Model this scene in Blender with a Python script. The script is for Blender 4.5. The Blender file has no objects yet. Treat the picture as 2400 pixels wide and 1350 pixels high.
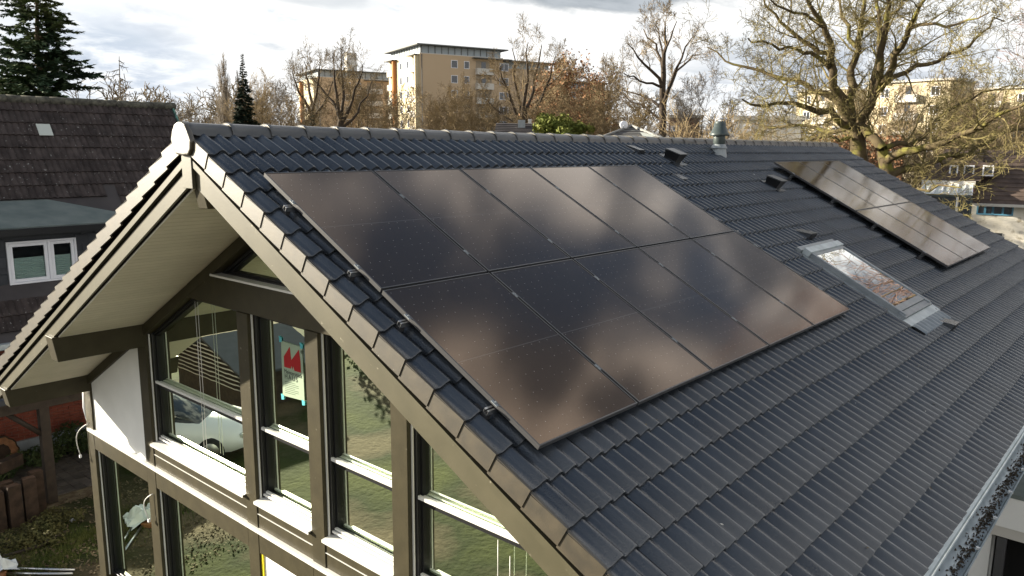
import bpy, bmesh, math, random
from math import sin, cos, pi, radians, sqrt, atan2, hypot
from mathutils import Vector, Matrix

random.seed(7)
SC = bpy.context.scene
COL = SC.collection
V = Vector

# ------------------------------------------------------------------ camera
CAM = V((-3.4077, -6.9133, -0.1573))
YAW, PIT, ROL, FPX = 0.7176197, -0.1777973, 0.0085124, 1826.446
fw = V((cos(PIT) * cos(YAW), cos(PIT) * sin(YAW), sin(PIT)))
rt0 = V((sin(YAW), -cos(YAW), 0)); up0 = rt0.cross(fw)
rt = cos(ROL) * rt0 + sin(ROL) * up0
up = -sin(ROL) * rt0 + cos(ROL) * up0
cd = bpy.data.cameras.new('camera'); cam = bpy.data.objects.new('camera', cd); COL.objects.link(cam)
cd.sensor_width = 36; cd.lens = FPX / 2400 * 36; cd.clip_start = .1; cd.clip_end = 2000
cam.matrix_world = Matrix(((rt.x, up.x, -fw.x, CAM.x), (rt.y, up.y, -fw.y, CAM.y), (rt.z, up.z, -fw.z, CAM.z), (0, 0, 0, 1)))
SC.camera = cam

def ray(x, y):
    return (fw * FPX + rt * (x - 1200) - up * (y - 675)).normalized()
def at(x, y, D):
    """the place at horizontal distance D that the photo shows at pixel x, y"""
    v = ray(x, y); return CAM + v * (D / hypot(v.x, v.y))
def on_plane(x, y, p0, n):
    v = ray(x, y); return CAM + v * ((p0 - CAM).dot(n) / v.dot(n))

# ------------------------------------------------------------------ light
SUN_DIR = V((-0.46, 0.845, 0.265)).normalized()
SUN_EL = math.asin(SUN_DIR.z); SUN_AZ = atan2(SUN_DIR.y, SUN_DIR.x)
sd = bpy.data.lights.new('sun', 'SUN'); sd.energy = 5.0; sd.angle = radians(.6); sd.color = (1.0, .90, .72)
so = bpy.data.objects.new('sun', sd); COL.objects.link(so)
so.rotation_euler = (-SUN_DIR).to_track_quat('-Z', 'Y').to_euler()
SC.view_settings.view_transform = 'Standard'; SC.view_settings.look = 'None'
SC.view_settings.exposure = 1.8; SC.view_settings.gamma = 1; SC.view_settings.use_curve_mapping = False

def world():
    w = bpy.data.worlds.new('World'); SC.world = w; w.use_nodes = True
    nt = w.node_tree; N = nt.nodes; L = nt.links; N.clear()
    def nd(t, **k):
        n = N.new(t)
        for a, b in k.items(): setattr(n, a, b)
        return n
    def mth(op, a, b=None, clamp=False):
        n = nd('ShaderNodeMath', operation=op, use_clamp=clamp)
        for i, q in enumerate((a, b)):
            if q is None: continue
            if isinstance(q, (int, float)): n.inputs[i].default_value = q
            else: L.new(q, n.inputs[i])
        return n.outputs[0]
    out = nd('ShaderNodeOutputWorld'); bg = nd('ShaderNodeBackground'); bg.inputs[1].default_value = .05
    sky = nd('ShaderNodeTexSky', sky_type='NISHITA', sun_disc=False)
    sky.sun_elevation = SUN_EL; sky.sun_rotation = pi / 2 - SUN_AZ; sky.air_density = 1.0; sky.dust_density = .6; sky.ozone_density = 1.5
    tc = nd('ShaderNodeTexCoord'); sp = nd('ShaderNodeSeparateXYZ'); L.new(tc.outputs['Generated'], sp.inputs[0])
    X, Y, Z = sp.outputs
    az = mth('MULTIPLY', mth('ARCTAN2', Y, X), 180 / pi)
    el = mth('MULTIPLY', mth('ARCSINE', Z), 180 / pi)
    zz = mth('ADD', mth('MAXIMUM', Z, 0.0), .16)
    cx = nd('ShaderNodeCombineXYZ'); L.new(mth('DIVIDE', X, zz), cx.inputs[0]); L.new(mth('DIVIDE', Y, zz), cx.inputs[1])
    def noise(scale, det, rough, off, dist=0.0):
        m = nd('ShaderNodeMapping'); m.inputs['Location'].default_value = off; L.new(cx.outputs[0], m.inputs[0])
        n = nd('ShaderNodeTexNoise'); n.inputs['Scale'].default_value = scale; n.inputs['Detail'].default_value = det
        n.inputs['Roughness'].default_value = rough; n.inputs['Distortion'].default_value = dist
        L.new(m.outputs[0], n.inputs['Vector']); return n.outputs['Fac']
    def smooth(x, a, b):
        n = nd('ShaderNodeMapRange', interpolation_type='SMOOTHSTEP'); L.new(x, n.inputs[0])
        n.inputs[1].default_value = a; n.inputs[2].default_value = b; return n.outputs[0]
    def mix(f, a, b):
        n = nd('ShaderNodeMix', data_type='RGBA')
        if isinstance(f, (int, float)): n.inputs[0].default_value = f
        else: L.new(f, n.inputs[0])
        for i, q in ((6, a), (7, b)):
            if isinstance(q, tuple): n.inputs[i].default_value = (*q, 1)
            else: L.new(q, n.inputs[i])
        return n.outputs[2]
    n1 = noise(1.7, 9, .52, (3.1, 1.7, 0), .3)
    n2 = noise(3.9, 8, .48, (2.7, 6.1, 8.2), .3)
    n3 = noise(3.6, 8, .6, (1.2, 9.0, 4.0), .3)
    # one long grey cloud bank to the north-east, a smaller one beside it
    def bank(a0, e0, ra, re, tilt):
        da = mth('SUBTRACT', az, a0); de = mth('SUBTRACT', mth('SUBTRACT', el, e0), mth('MULTIPLY', da, tilt))
        q = mth('ADD', mth('POWER', mth('DIVIDE', da, ra), 2.0), mth('POWER', mth('DIVIDE', de, re), 2.0))
        return mth('SUBTRACT', 1.0, q)
    wob = mth('MULTIPLY', mth('SUBTRACT', n3, .5), 1.7)
    b1 = smooth(mth('ADD', bank(37.0, 11.6, 11.5, 2.5, .10), wob), .0, .55)
    b2 = smooth(mth('ADD', bank(56, 10.2, 7.5, 1.2, .1), wob), .1, .9)
    b3 = smooth(mth('ADD', bank(68, 5.0, 9, 5.5, .0), wob), .0, .9)
    b4 = smooth(mth('ADD', bank(20, 5.2, 14, 3.4, .0), wob), .0, .9)
    cloud = mix(smooth(n2, .42, .58), (1.3, 1.5, 1.8), (10.5, 10.2, 9.6))
    hi_ = smooth(el, 44, 62)
    cover = mth('MULTIPLY', smooth(n1, .36, .50), mth('SUBTRACT', 1.0, mth('MULTIPLY', hi_, .92)))
    low = smooth(mth('SUBTRACT', 19.0, el), 0, 9)
    col = mix(cover, mix(.5, sky.outputs[0], (.6, 1.0, 1.7)), cloud)
    colw = mix(mth('MULTIPLY', low, .86), col, mix(smooth(n3, .25, .45), (4.9, 5.2, 5.5), (6.9, 6.9, 6.8)))
    c2 = mix(mth('MULTIPLY', b3, .8), colw, mix(smooth(n3, .36, .62), (2.9, 3.5, 4.4), (6.0, 6.2, 6.4)))
    c2 = mix(mth('MULTIPLY', b4, .75), c2, mix(smooth(n3, .4, .7), (2.6, 3.0, 3.6), (6.4, 6.6, 6.8)))
    c2 = mix(mth('MULTIPLY', b2, .6), c2, (3.4, 3.7, 4.0))
    c2 = mix(b1, c2, mix(smooth(n3, .36, .66), (1.9, 2.15, 2.4), (3.2, 3.45, 3.7)))
    dt = nd('ShaderNodeVectorMath', operation='DOT_PRODUCT'); L.new(tc.outputs['Generated'], dt.inputs[0]); dt.inputs[1].default_value = SUN_DIR
    glow = mth('ADD', 1.0, mth('MULTIPLY', smooth(dt.outputs['Value'], .80, 1.0), 1.5))
    vm = nd('ShaderNodeVectorMath', operation='SCALE'); L.new(c2, vm.inputs[0]); L.new(glow, vm.inputs['Scale']); c2 = vm.outputs[0]
    L.new(c2, bg.inputs[0]); L.new(bg.outputs[0], out.inputs[0])
    w.cycles.sampling_method = 'MANUAL'; w.cycles.sample_map_resolution = 1024
world()

# ------------------------------------------------------------------ materials
def new_mat(name):
    m = bpy.data.materials.new(name); m.use_nodes = True
    nt = m.node_tree; b = nt.nodes['Principled BSDF']
    return m, nt, b
def pm(name, c1, c2=None, scale=6, rough=.6, spec=.5, bump=0, bscale=60, metal=0, var=0, obj=False, lo=.35, hi=.65, stretch=None, c3=None, s3=40, t3=(.62, .7), detail=6, bdist=.01):
    m, nt, b = new_mat(name); N = nt.nodes; L = nt.links
    b.inputs['Roughness'].default_value = rough; b.inputs['Metallic'].default_value = metal
    b.inputs['Specular IOR Level'].default_value = spec
    b.inputs['Base Color'].default_value = (*c1, 1)
    if obj: src = N.new('ShaderNodeTexCoord').outputs['Object']
    else: src = N.new('ShaderNodeNewGeometry').outputs['Position']
    if stretch:
        mp = N.new('ShaderNodeMapping'); mp.inputs['Scale'].default_value = stretch; L.new(src, mp.inputs[0]); src = mp.outputs[0]
    def noise(s, d=detail):
        n = N.new('ShaderNodeTexNoise'); n.inputs['Scale'].default_value = s; n.inputs['Detail'].default_value = d; L.new(src, n.inputs['Vector']); return n.outputs['Fac']
    def mr(x, a, c):
        n = N.new('ShaderNodeMapRange'); n.inputs[1].default_value = a; n.inputs[2].default_value = c; L.new(x, n.inputs[0]); return n.outputs[0]
    colr = None
    if c2:
        mx = N.new('ShaderNodeMix'); mx.data_type = 'RGBA'; mx.inputs[6].default_value = (*c1, 1); mx.inputs[7].default_value = (*c2, 1)
        L.new(mr(noise(scale), lo, hi), mx.inputs[0]); colr = mx.outputs[2]
    if c3:
        mx = N.new('ShaderNodeMix'); mx.data_type = 'RGBA'
        if colr: L.new(colr, mx.inputs[6])
        else: mx.inputs[6].default_value = (*c1, 1)
        mx.inputs[7].default_value = (*c3, 1); L.new(mr(noise(s3, 4), *t3), mx.inputs[0]); colr = mx.outputs[2]
    if var:
        oi = N.new('ShaderNodeObjectInfo'); h = N.new('ShaderNodeHueSaturation')
        mr2 = N.new('ShaderNodeMapRange'); mr2.inputs[3].default_value = 1 - var; mr2.inputs[4].default_value = 1 + var; L.new(oi.outputs['Random'], mr2.inputs[0])
        L.new(mr2.outputs[0], h.inputs['Value'])
        if colr: L.new(colr, h.inputs['Color'])
        else: h.inputs['Color'].default_value = (*c1, 1)
        colr = h.outputs[0]
    if colr: L.new(colr, b.inputs['Base Color'])
    if bump:
        bp = N.new('ShaderNodeBump'); bp.inputs['Strength'].default_value = bump; bp.inputs['Distance'].default_value = bdist
        L.new(noise(bscale), bp.inputs['Height']); L.new(bp.outputs[0], b.inputs['Normal'])
    return m

M = {}
M['tile'] = pm('slate_grey_roof_tile', (.025, .030, .038), (.038, .045, .055), 1.6, rough=.27, spec=1.0, bump=.25, bscale=90, var=.10, c3=(.07, .08, .09), s3=160, t3=(.70, .80))
M['verge'] = pm('verge_tile_grey', (.026, .021, .013), (.046, .036, .021), 9, rough=.45, spec=1.0, bump=.12, bscale=120, var=.06)
M['ridge'] = pm('ridge_tile_grey', (.032, .036, .041), (.046, .049, .054), 3, rough=.36, spec=.6, bump=.1, bscale=80, var=.05)
M['timber'] = pm('dark_taupe_timber_paint', (.037, .032, .0188), (.047, .0405, .0235), 5, rough=.50, spec=.18, bump=.12, bscale=30, stretch=(1, 1, 1), var=.04, c3=(.13, .12, .09), s3=11, t3=(.70, .78))
M['barge'] = pm('taupe_barge_board_paint', (.056, .051, .030), (.070, .063, .038), 4, rough=.44, spec=.6, bump=.05, bscale=45, c3=(.22, .20, .15), s3=13, t3=(.70, .76))
M['soffit'] = pm('beige_soffit_boards', (.50, .47, .395), (.55, .515, .435), 3, rough=.6, spec=.3, var=.03)
M['white'] = pm('white_render', (.72, .72, .70), (.76, .76, .74), 3, rough=.8, spec=.2, bump=.1, bscale=200)
M['alu'] = pm('pale_aluminium', (.62, .62, .60), rough=.35, spec=.6)
M['metal'] = pm('bare_metal', (.55, .56, .58), rough=.28, metal=1)
M['black'] = pm('black_window_frame', (.010, .0105, .012), rough=.4, spec=.4)
M['blackframe'] = pm('black_anodised_frame', (.045, .045, .048), rough=.32, spec=.6)
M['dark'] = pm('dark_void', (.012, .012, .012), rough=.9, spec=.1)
M['zinc'] = pm('weathered_zinc', (.36, .41, .43), (.50, .55, .57), 7, rough=.42, spec=.5, metal=.35)
M['lead'] = pm('grey_flashing', (.20, .225, .245), (.26, .285, .30), 6, rough=.40, spec=.5, metal=.3)
M['moss'] = pm('brown_gutter_moss', (.05, .040, .030), (.13, .105, .078), 25, rough=1, spec=.1)
M['flue'] = pm('grey_green_steel', (.045, .060, .060), (.06, .075, .075), 4, rough=.38, spec=.45, metal=.15)
M['ivory'] = pm('interior_plaster', (.36, .35, .30), rough=.9, spec=.1)
M['screed'] = pm('interior_floor', (.22, .20, .13), (.30, .28, .20), 2, rough=.8, spec=.2)
M['oldtile'] = pm('old_brown_roof_tile', (.031, .024, .023), (.064, .051, .048), 3.5, rough=.85, spec=.25, bump=.5, bscale=70, var=.18, c3=(.26, .26, .25), s3=15, t3=(.66, .72))
M['oldridge'] = pm('mossy_old_ridge', (.055, .052, .045), (.13, .125, .10), 9, rough=.9, spec=.2, bump=.6, bscale=40)
M['felt'] = pm('grey_green_roof_felt', (.105, .13, .125), (.15, .175, .165), 2.5, rough=.8, spec=.3)
M['slate'] = pm('dark_slate_cladding', (.026, .030, .038), (.036, .040, .050), 4, rough=.6, spec=.4, var=.15)
M['pvc'] = pm('white_window_plastic', (.74, .75, .80), rough=.4, spec=.5)
M['blind'] = pm('pale_pleated_blind', (.42, .53, .52), rough=.8, spec=.2)
M['brick'] = pm('red_brick', (.17, .045, .030), (.24, .070, .045), 6, rough=.85, spec=.2, bump=.4, bscale=80, var=.2)
M['mortar'] = pm('mortar', (.26, .20, .17), rough=.9, spec=.1)
M['plinth'] = pm('pale_blue_plinth', (.36, .40, .44), (.30, .33, .37), 3, rough=.8, spec=.2)
M['darkwood'] = pm('dark_brown_wood', (.030, .022, .016), (.048, .035, .025), 8, rough=.75, spec=.3, bump=.3, bscale=40)
M['sleeper'] = pm('old_oak_sleeper', (.030, .021, .015), (.058, .037, .025), 7, rough=.85, spec=.2, bump=.5, bscale=30, var=.2)
M['endgrain'] = pm('orange_end_grain', (.32, .16, .075), (.22, .10, .05), 9, rough=.8, spec=.2, obj=True)
M['cutend'] = pm('sawn_sleeper_end', (.13, .08, .052), (.085, .052, .034), 9, rough=.85, spec=.2)
M['paver'] = pm('grey_brown_paver', (.065, .058, .050), (.095, .083, .07), 6, rough=.85, spec=.2, bump=.4, bscale=60, var=.2)
M['bark'] = pm('grey_brown_bark', (.085, .066, .046), (.13, .10, .066), 3, rough=.9, spec=.15, obj=True)
M['twig'] = pm('bare_twigs', (.165, .125, .074), (.225, .172, .10), 1.2, rough=.9, spec=.1, obj=True, var=.15)
M['twiggrey'] = pm('grey_bare_twigs', (.17, .145, .12), (.22, .19, .155), 1.2, rough=.9, spec=.1, obj=True, var=.12)
M['darkbark'] = pm('dark_tree_bark', (.045, .035, .027), (.065, .050, .038), 3, rough=.9, spec=.15, obj=True)
M['rust'] = pm('rusty_dead_leaves', (.20, .105, .058), (.27, .15, .085), 2, rough=.9, spec=.1, obj=True)
M['oakbark'] = pm('mossy_oak_bark', (.060, .045, .028), (.115, .09, .05), 2.2, rough=.9, spec=.15, bump=.6, bscale=25, c3=(.15, .14, .035), s3=1.6, t3=(.52, .66))
M['oaktwig'] = pm('mossy_oak_twigs', (.135, .108, .055), (.185, .16, .066), .8, rough=.9, spec=.1)
M['redtwig'] = pm('reddish_twigs', (.24, .15, .125), (.30, .21, .18), 1, rough=.9, spec=.1)
M['needle'] = pm('dark_conifer_needles', (.045, .080, .048), (.085, .125, .055), 1.1, rough=.8, spec=.2, c3=(.14, .165, .06), s3=.5, t3=(.5, .65))
M['needle2'] = pm('blackish_spruce_needles', (.012, .022, .014), (.022, .036, .020), 1.1, rough=.8, spec=.2)
M['bush'] = pm('yellow_green_leaves', (.085, .11, .02), (.15, .16, .035), 1.5, rough=.8, spec=.2)
M['shrub'] = pm('dark_shrub_leaves', (.030, .055, .016), (.065, .085, .026), 5, rough=.7, spec=.3, var=.2)
M['ivy'] = pm('olive_ground_leaves', (.055, .060, .020), (.10, .09, .032), 5, rough=.8, spec=.2)
M['litter'] = pm('dry_leaf_litter', (.09, .065, .04), (.16, .13, .08), 9, rough=.9, spec=.1)
M['plastic'] = pm('crumpled_white_foil', (.62, .66, .68), rough=.35, spec=.5)
M['redplastic'] = pm('red_foil', (.55, .07, .06), rough=.4, spec=.5)
M['yellow'] = pm('yellow_tape', (.75, .62, .02), rough=.5)
M['paper'] = pm('pale_green_paper', (.27, .34, .25), rough=.8, spec=.2)
M['ink'] = pm('dark_print', (.05, .06, .05), rough=.8, spec=.1)
M['redink'] = pm('red_print', (.30, .012, .014), rough=.7, spec=.2)
M['tealtape'] = pm('teal_tape', (.05, .35, .40), rough=.6)
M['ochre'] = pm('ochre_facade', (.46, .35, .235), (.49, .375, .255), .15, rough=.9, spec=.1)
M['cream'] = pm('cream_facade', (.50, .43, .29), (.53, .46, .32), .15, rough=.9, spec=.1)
M['terra'] = pm('terracotta_facade', (.38, .17, .07), rough=.9, spec=.1)
M['parapet'] = pm('white_balcony_panel', (.52, .50, .46), rough=.8, spec=.2)
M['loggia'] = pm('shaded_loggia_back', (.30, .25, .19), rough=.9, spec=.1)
M['greyband'] = pm('blue_grey_attic_panels', (.30, .345, .375), rough=.5, spec=.4)
M['roofedge'] = pm('dark_flat_roof_edge', (.12, .125, .125), rough=.6, spec=.3)
M['winglass'] = pm('dark_window_glass', (.03, .035, .045), rough=.1, spec=.8)
M['palehouse'] = pm('white_painted_wall', (.66, .62, .53), (.74, .70, .62), 1.2, rough=.9, spec=.1, c3=(.36, .32, .24), s3=2.2, t3=(.55, .70))
M['brownroof'] = pm('brown_roof_tiles', (.070, .052, .045), (.115, .085, .070), 1.2, rough=.85, spec=.2, var=.1)
M['greyroof'] = pm('grey_roof_tiles', (.15, .15, .15), (.20, .20, .195), 1.5, rough=.6, spec=.4)
M['darkroof'] = pm('dark_roof_tiles', (.045, .040, .042), (.065, .058, .058), 1.5, rough=.7, spec=.3)
M['blueframe'] = pm('blue_painted_frame', (.10, .28, .42), rough=.6)
M['pinkfascia'] = pm('red_brown_fascia', (.34, .13, .09), rough=.7)
M['darkbrick'] = pm('dull_brown_brick', (.17, .10, .075), (.21, .13, .10), 3, rough=.9, spec=.1)
M['consglass'] = pm('pale_conservatory_glass', (.48, .51, .47), rough=.25, spec=.6)
M['carpaint'] = pm('white_car_paint', (.75, .76, .77), rough=.18, spec=.6)
M['rubber'] = pm('tyre_rubber', (.015, .015, .015), rough=.8)
M['blade'] = pm('meadow_grass', (.055, .080, .018), (.10, .11, .03), 3, rough=.8, spec=.2)

def glass_mat(name, tint, gloss, ior, boost=0.0, rough=0.0):
    m = bpy.data.materials.new(name); m.use_nodes = True; nt = m.node_tree; N = nt.nodes; L = nt.links; N.clear()
    o = N.new('ShaderNodeOutputMaterial'); mx = N.new('ShaderNodeMixShader'); tr = N.new('ShaderNodeBsdfTransparent'); gl = N.new('ShaderNodeBsdfGlossy')
    tr.inputs[0].default_value = (*tint, 1); gl.inputs[0].default_value = (*gloss, 1); gl.inputs['Roughness'].default_value = rough
    if rough == 0.0:
        ge = N.new('ShaderNodeNewGeometry'); nz = N.new('ShaderNodeTexNoise'); nz.inputs['Scale'].default_value = 1.6; nz.inputs['Detail'].default_value = 2; L.new(ge.outputs['Position'], nz.inputs['Vector'])
        bp = N.new('ShaderNodeBump'); bp.inputs['Strength'].default_value = .10; bp.inputs['Distance'].default_value = .006; L.new(nz.outputs['Fac'], bp.inputs['Height']); L.new(bp.outputs[0], gl.inputs['Normal'])
    fr = N.new('ShaderNodeFresnel'); fr.inputs[0].default_value = ior
    ad = N.new('ShaderNodeMath'); ad.operation = 'ADD'; ad.use_clamp = True; L.new(fr.outputs[0], ad.inputs[0]); ad.inputs[1].default_value = boost
    L.new(ad.outputs[0], mx.inputs[0]); L.new(tr.outputs[0], mx.inputs[1]); L.new(gl.outputs[0], mx.inputs[2]); L.new(mx.outputs[0], o.inputs[0])
    return m
M['glass'] = glass_mat('tinted_double_glazing', (.38, .46, .34), (.90, 1.0, .82), 1.65, .01)
M['clearglass'] = glass_mat('clear_glazing', (.86, .90, .88), (.9, .95, .95), 1.5, .0)
M['skyglass'] = glass_mat('coated_skylight_glass', (.2, .22, .24), (.95, .98, 1), 2.4, .3)

def solar_mat():
    m, nt, b = new_mat('solar_cells'); N = nt.nodes; L = nt.links
    b.inputs['Roughness'].default_value = .15; b.inputs['IOR'].default_value = 1.8
    b.inputs['Specular Tint'].default_value = (1.0, .66, .42, 1)
    tc = N.new('ShaderNodeTexCoord'); sp = N.new('ShaderNodeSeparateXYZ'); L.new(tc.outputs['Object'], sp.inputs[0])
    def mth(op, a, c=None, d=None):
        n = N.new('ShaderNodeMath'); n.operation = op
        for i, q in enumerate((a, c, d)):
            if q is None: continue
            if isinstance(q, (int, float)): n.inputs[i].default_value = q
            else: L.new(q, n.inputs[i])
        return n.outputs[0]
    x = sp.outputs[0]; y = mth('MULTIPLY', sp.outputs[1], -1.0)
    def line(v, off, pitch, hw):   # 1 on a line
        f = mth('FRACT', mth('DIVIDE', mth('SUBTRACT', v, off), pitch))
        return mth('LESS_THAN', mth('ABSOLUTE', mth('SUBTRACT', f, .5)), hw / pitch)
    cellx = mth('MAXIMUM', line(x, -.0615, .185, .0012), 0.0)
    bus = line(x, .0, .01685, .0016)
    mid = mth('LESS_THAN', mth('ABSOLUTE', mth('SUBTRACT', y, .861)), .0045)
    # little bright solder dots in staggered rows
    dotx = mth('LESS_THAN', mth('ABSOLUTE', mth('SUBTRACT', mth('FRACT', mth('DIVIDE', mth('ADD', x, mth('MULTIPLY', mth('FLOOR', mth('DIVIDE', y, .084)), .047)), .093)), .5)), .034)
    doty = mth('LESS_THAN', mth('ABSOLUTE', mth('SUBTRACT', mth('FRACT', mth('DIVIDE', y, .084)), .5)), .044)
    dots = mth('MULTIPLY', dotx, doty)
    nz = N.new('ShaderNodeTexNoise'); nz.inputs['Scale'].default_value = 9; L.new(tc.outputs['Object'], nz.inputs['Vector'])
    dots = mth('MULTIPLY', dots, mth('GREATER_THAN', nz.outputs['Fac'], .47))
    def mix(f, a, c):
        n = N.new('ShaderNodeMix'); n.data_type = 'RGBA'; L.new(f, n.inputs[0])
        for i, q in ((6, a), (7, c)):
            if isinstance(q, tuple): n.inputs[i].default_value = (*q, 1)
            else: L.new(q, n.inputs[i])
        return n.outputs[2]
    col = mix(mth('MULTIPLY', bus, .55), (.020, .0135, .011), (.052, .040, .034))
    col = mix(cellx, col, (.006, .006, .008))
    col = mix(mid, col, (.062, .058, .056))
    col = mix(dots, col, (.24, .23, .22))
    L.new(col, b.inputs['Base Color'])
    dn = N.new('ShaderNodeTexNoise'); dn.inputs['Scale'].default_value = 3.0; dn.inputs['Detail'].default_value = 8; L.new(tc.outputs['Object'], dn.inputs['Vector'])
    mr = N.new('ShaderNodeMapRange'); mr.inputs[3].default_value = .07; mr.inputs[4].default_value = .12; L.new(dn.outputs['Fac'], mr.inputs[0]); L.new(mr.outputs[0], b.inputs['Roughness'])
    return m
M['solar'] = solar_mat()

def ground_mat():
    m, nt, b = new_mat('ground_soil_and_grass'); N = nt.nodes; L = nt.links
    g = N.new('ShaderNodeNewGeometry')
    def noise(s, d):
        n = N.new('ShaderNodeTexNoise'); n.inputs['Scale'].default_value = s; n.inputs['Detail'].default_value = d; L.new(g.outputs['Position'], n.inputs['Vector']); return n.outputs['Fac']
    def ramp(f, stops):
        r = N.new('ShaderNodeValToRGB'); L.new(f, r.inputs[0]); e = r.color_ramp.elements
        e[0].position, e[0].color = stops[0][0], (*stops[0][1], 1); e[1].position, e[1].color = stops[-1][0], (*stops[-1][1], 1)
        for p_, c_ in stops[1:-1]:
            q = e.new(p_); q.color = (*c_, 1)
        return r.outputs[0]
    a = ramp(noise(.35, 9), [(.38, (.12, .092, .058)), (.47, (.07, .058, .034)), (.53, (.026, .034, .010)), (.66, (.060, .068, .017))])
    f = ramp(noise(14, 6), [(.3, (.8, .8, .8)), (.7, (1.08, 1.08, 1.08))])
    mx = N.new('ShaderNodeMix'); mx.data_type = 'RGBA'; mx.blend_type = 'MULTIPLY'; mx.inputs[0].default_value = 1; L.new(a, mx.inputs[6]); L.new(f, mx.inputs[7])
    L.new(mx.outputs[2], b.inputs['Base Color']); b.inputs['Roughness'].default_value = .95; b.inputs['Specular IOR Level'].default_value = .1
    bp = N.new('ShaderNodeBump'); bp.inputs['Strength'].default_value = .5; bp.inputs['Distance'].default_value = .05; L.new(noise(7, 6), bp.inputs['Height']); L.new(bp.outputs[0], b.inputs['Normal'])
    return m
M['ground'] = ground_mat()

# ------------------------------------------------------------------ mesh helpers
class MB:
    def __init__(s): s.v = []; s.f = []; s.m = []; s.sm = []
    def add(s, vs, fs, mi=0, sm=False):
        o = len(s.v); s.v.extend(tuple(q) for q in vs)
        for f in fs: s.f.append(tuple(i + o for i in f)); s.m.append(mi); s.sm.append(sm)
        return s
    def box(s, x0, x1, y0, y1, z0, z1, mi=0, T=None):
        vs = [V((x, y, z)) for z in (z0, z1) for y in (y0, y1) for x in (x0, x1)]
        if T: vs = [T @ q for q in vs]
        return s.add(vs, [(0, 2, 3, 1), (4, 5, 7, 6), (0, 1, 5, 4), (2, 6, 7, 3), (0, 4, 6, 2), (1, 3, 7, 5)], mi)
    def prism(s, poly, h0, h1, fn, mi=0):
        """poly of 2-D points extruded between h0 and h1, fn(a, b, h) -> point"""
        n = len(poly)
        vs = [fn(a, b, h0) for a, b in poly] + [fn(a, b, h1) for a, b in poly]
        fs = [tuple(range(n - 1, -1, -1)), tuple(range(n, 2 * n))] + [(i, (i + 1) % n, n + (i + 1) % n, n + i) for i in range(n)]
        return s.add(vs, fs, mi)
    def ring(s, out, inn, h0, h1, fn, mi=0):
        n = len(out)
        vs = [fn(a, b, h) for h in (h0, h1) for pl in (out, inn) for a, b in pl]
        fs = []
        for i in range(n):
            j = (i + 1) % n
            fs += [(i, j, n + j, n + i), (2 * n + i, 3 * n + i, 3 * n + j, 2 * n + j), (i, 2 * n + i, 2 * n + j, j), (n + i, n + j, 3 * n + j, 3 * n + i)]
        return s.add(vs, fs, mi)
    def tube(s, pts, rad, k=6, mi=0, cap=True, sm=True):
        n = len(pts)
        if not hasattr(rad, '__len__'): rad = [rad] * n
        d = (pts[1] - pts[0]).normalized(); a = d.orthogonal().normalized(); vs = []
        for i in range(n):
            if 0 < i < n - 1: t = (pts[i + 1] - pts[i - 1]).normalized()
            elif i == 0: t = d
            else: t = (pts[i] - pts[i - 1]).normalized()
            a = (a - t * a.dot(t))
            a = a.normalized() if a.length > 1e-6 else t.orthogonal().normalized()
            b = t.cross(a)
            for j in range(k):
                q = 2 * pi * j / k; vs.append(pts[i] + (a * cos(q) + b * sin(q)) * rad[i])
        fs = [(i * k + j, i * k + (j + 1) % k, (i + 1) * k + (j + 1) % k, (i + 1) * k + j) for i in range(n - 1) for j in range(k)]
        if cap: fs += [tuple(range(k - 1, -1, -1)), tuple((n - 1) * k + j for j in range(k))]
        return s.add(vs, fs, mi, sm)
    def lathe(s, prof, c=V((0, 0, 0)), k=24, mi=0):
        vs = [c + V((r * cos(2 * pi * j / k), r * sin(2 * pi * j / k), z)) for r, z in prof for j in range(k)]
        n = len(prof)
        fs = [(i * k + j, i * k + (j + 1) % k, (i + 1) * k + (j + 1) % k, (i + 1) * k + j) for i in range(n - 1) for j in range(k)]
        return s.add(vs, fs, mi, True)
    def mesh(s, name, mats):
        me = bpy.data.meshes.new(name); me.from_pydata(s.v, [], s.f)
        for m_ in (mats if isinstance(mats, (list, tuple)) else [mats]): me.materials.append(m_)
        me.polygons.foreach_set('material_index', s.m); me.polygons.foreach_set('use_smooth', s.sm); me.update()
        return me
    def build(s, name, mats, parent=None, bevel=0):
        if not s.v: return None
        return link(name, s.mesh(name, mats), parent, bevel)
def link(name, me, parent=None, bevel=0, mw=None):
    o = bpy.data.objects.new(name, me); COL.objects.link(o)
    if parent is not None: o.parent = parent
    if mw is not None: o.matrix_local = mw
    if bevel:
        b = o.modifiers.new('edge', 'BEVEL'); b.width = bevel; b.segments = 1; b.limit_method = 'ANGLE'
    return o
def thing(name, label, cat, loc=(0, 0, 0), group=None, mw=None):
    o = bpy.data.objects.new(name, None); COL.objects.link(o); o.empty_display_size = .2
    if mw is not None: o.matrix_world = mw
    else: o.location = loc
    o['label'] = label; o['category'] = cat
    if group: o['group'] = group
    return o
def tag(o, label, cat, group=None):
    o['label'] = label; o['category'] = cat
    if group: o['group'] = group
    return o
def kind(o, k):
    o['kind'] = k; return o
def yz(a, b, h): return V((h, a, b))          # polygon in the y-z plane, extruded along x
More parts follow.
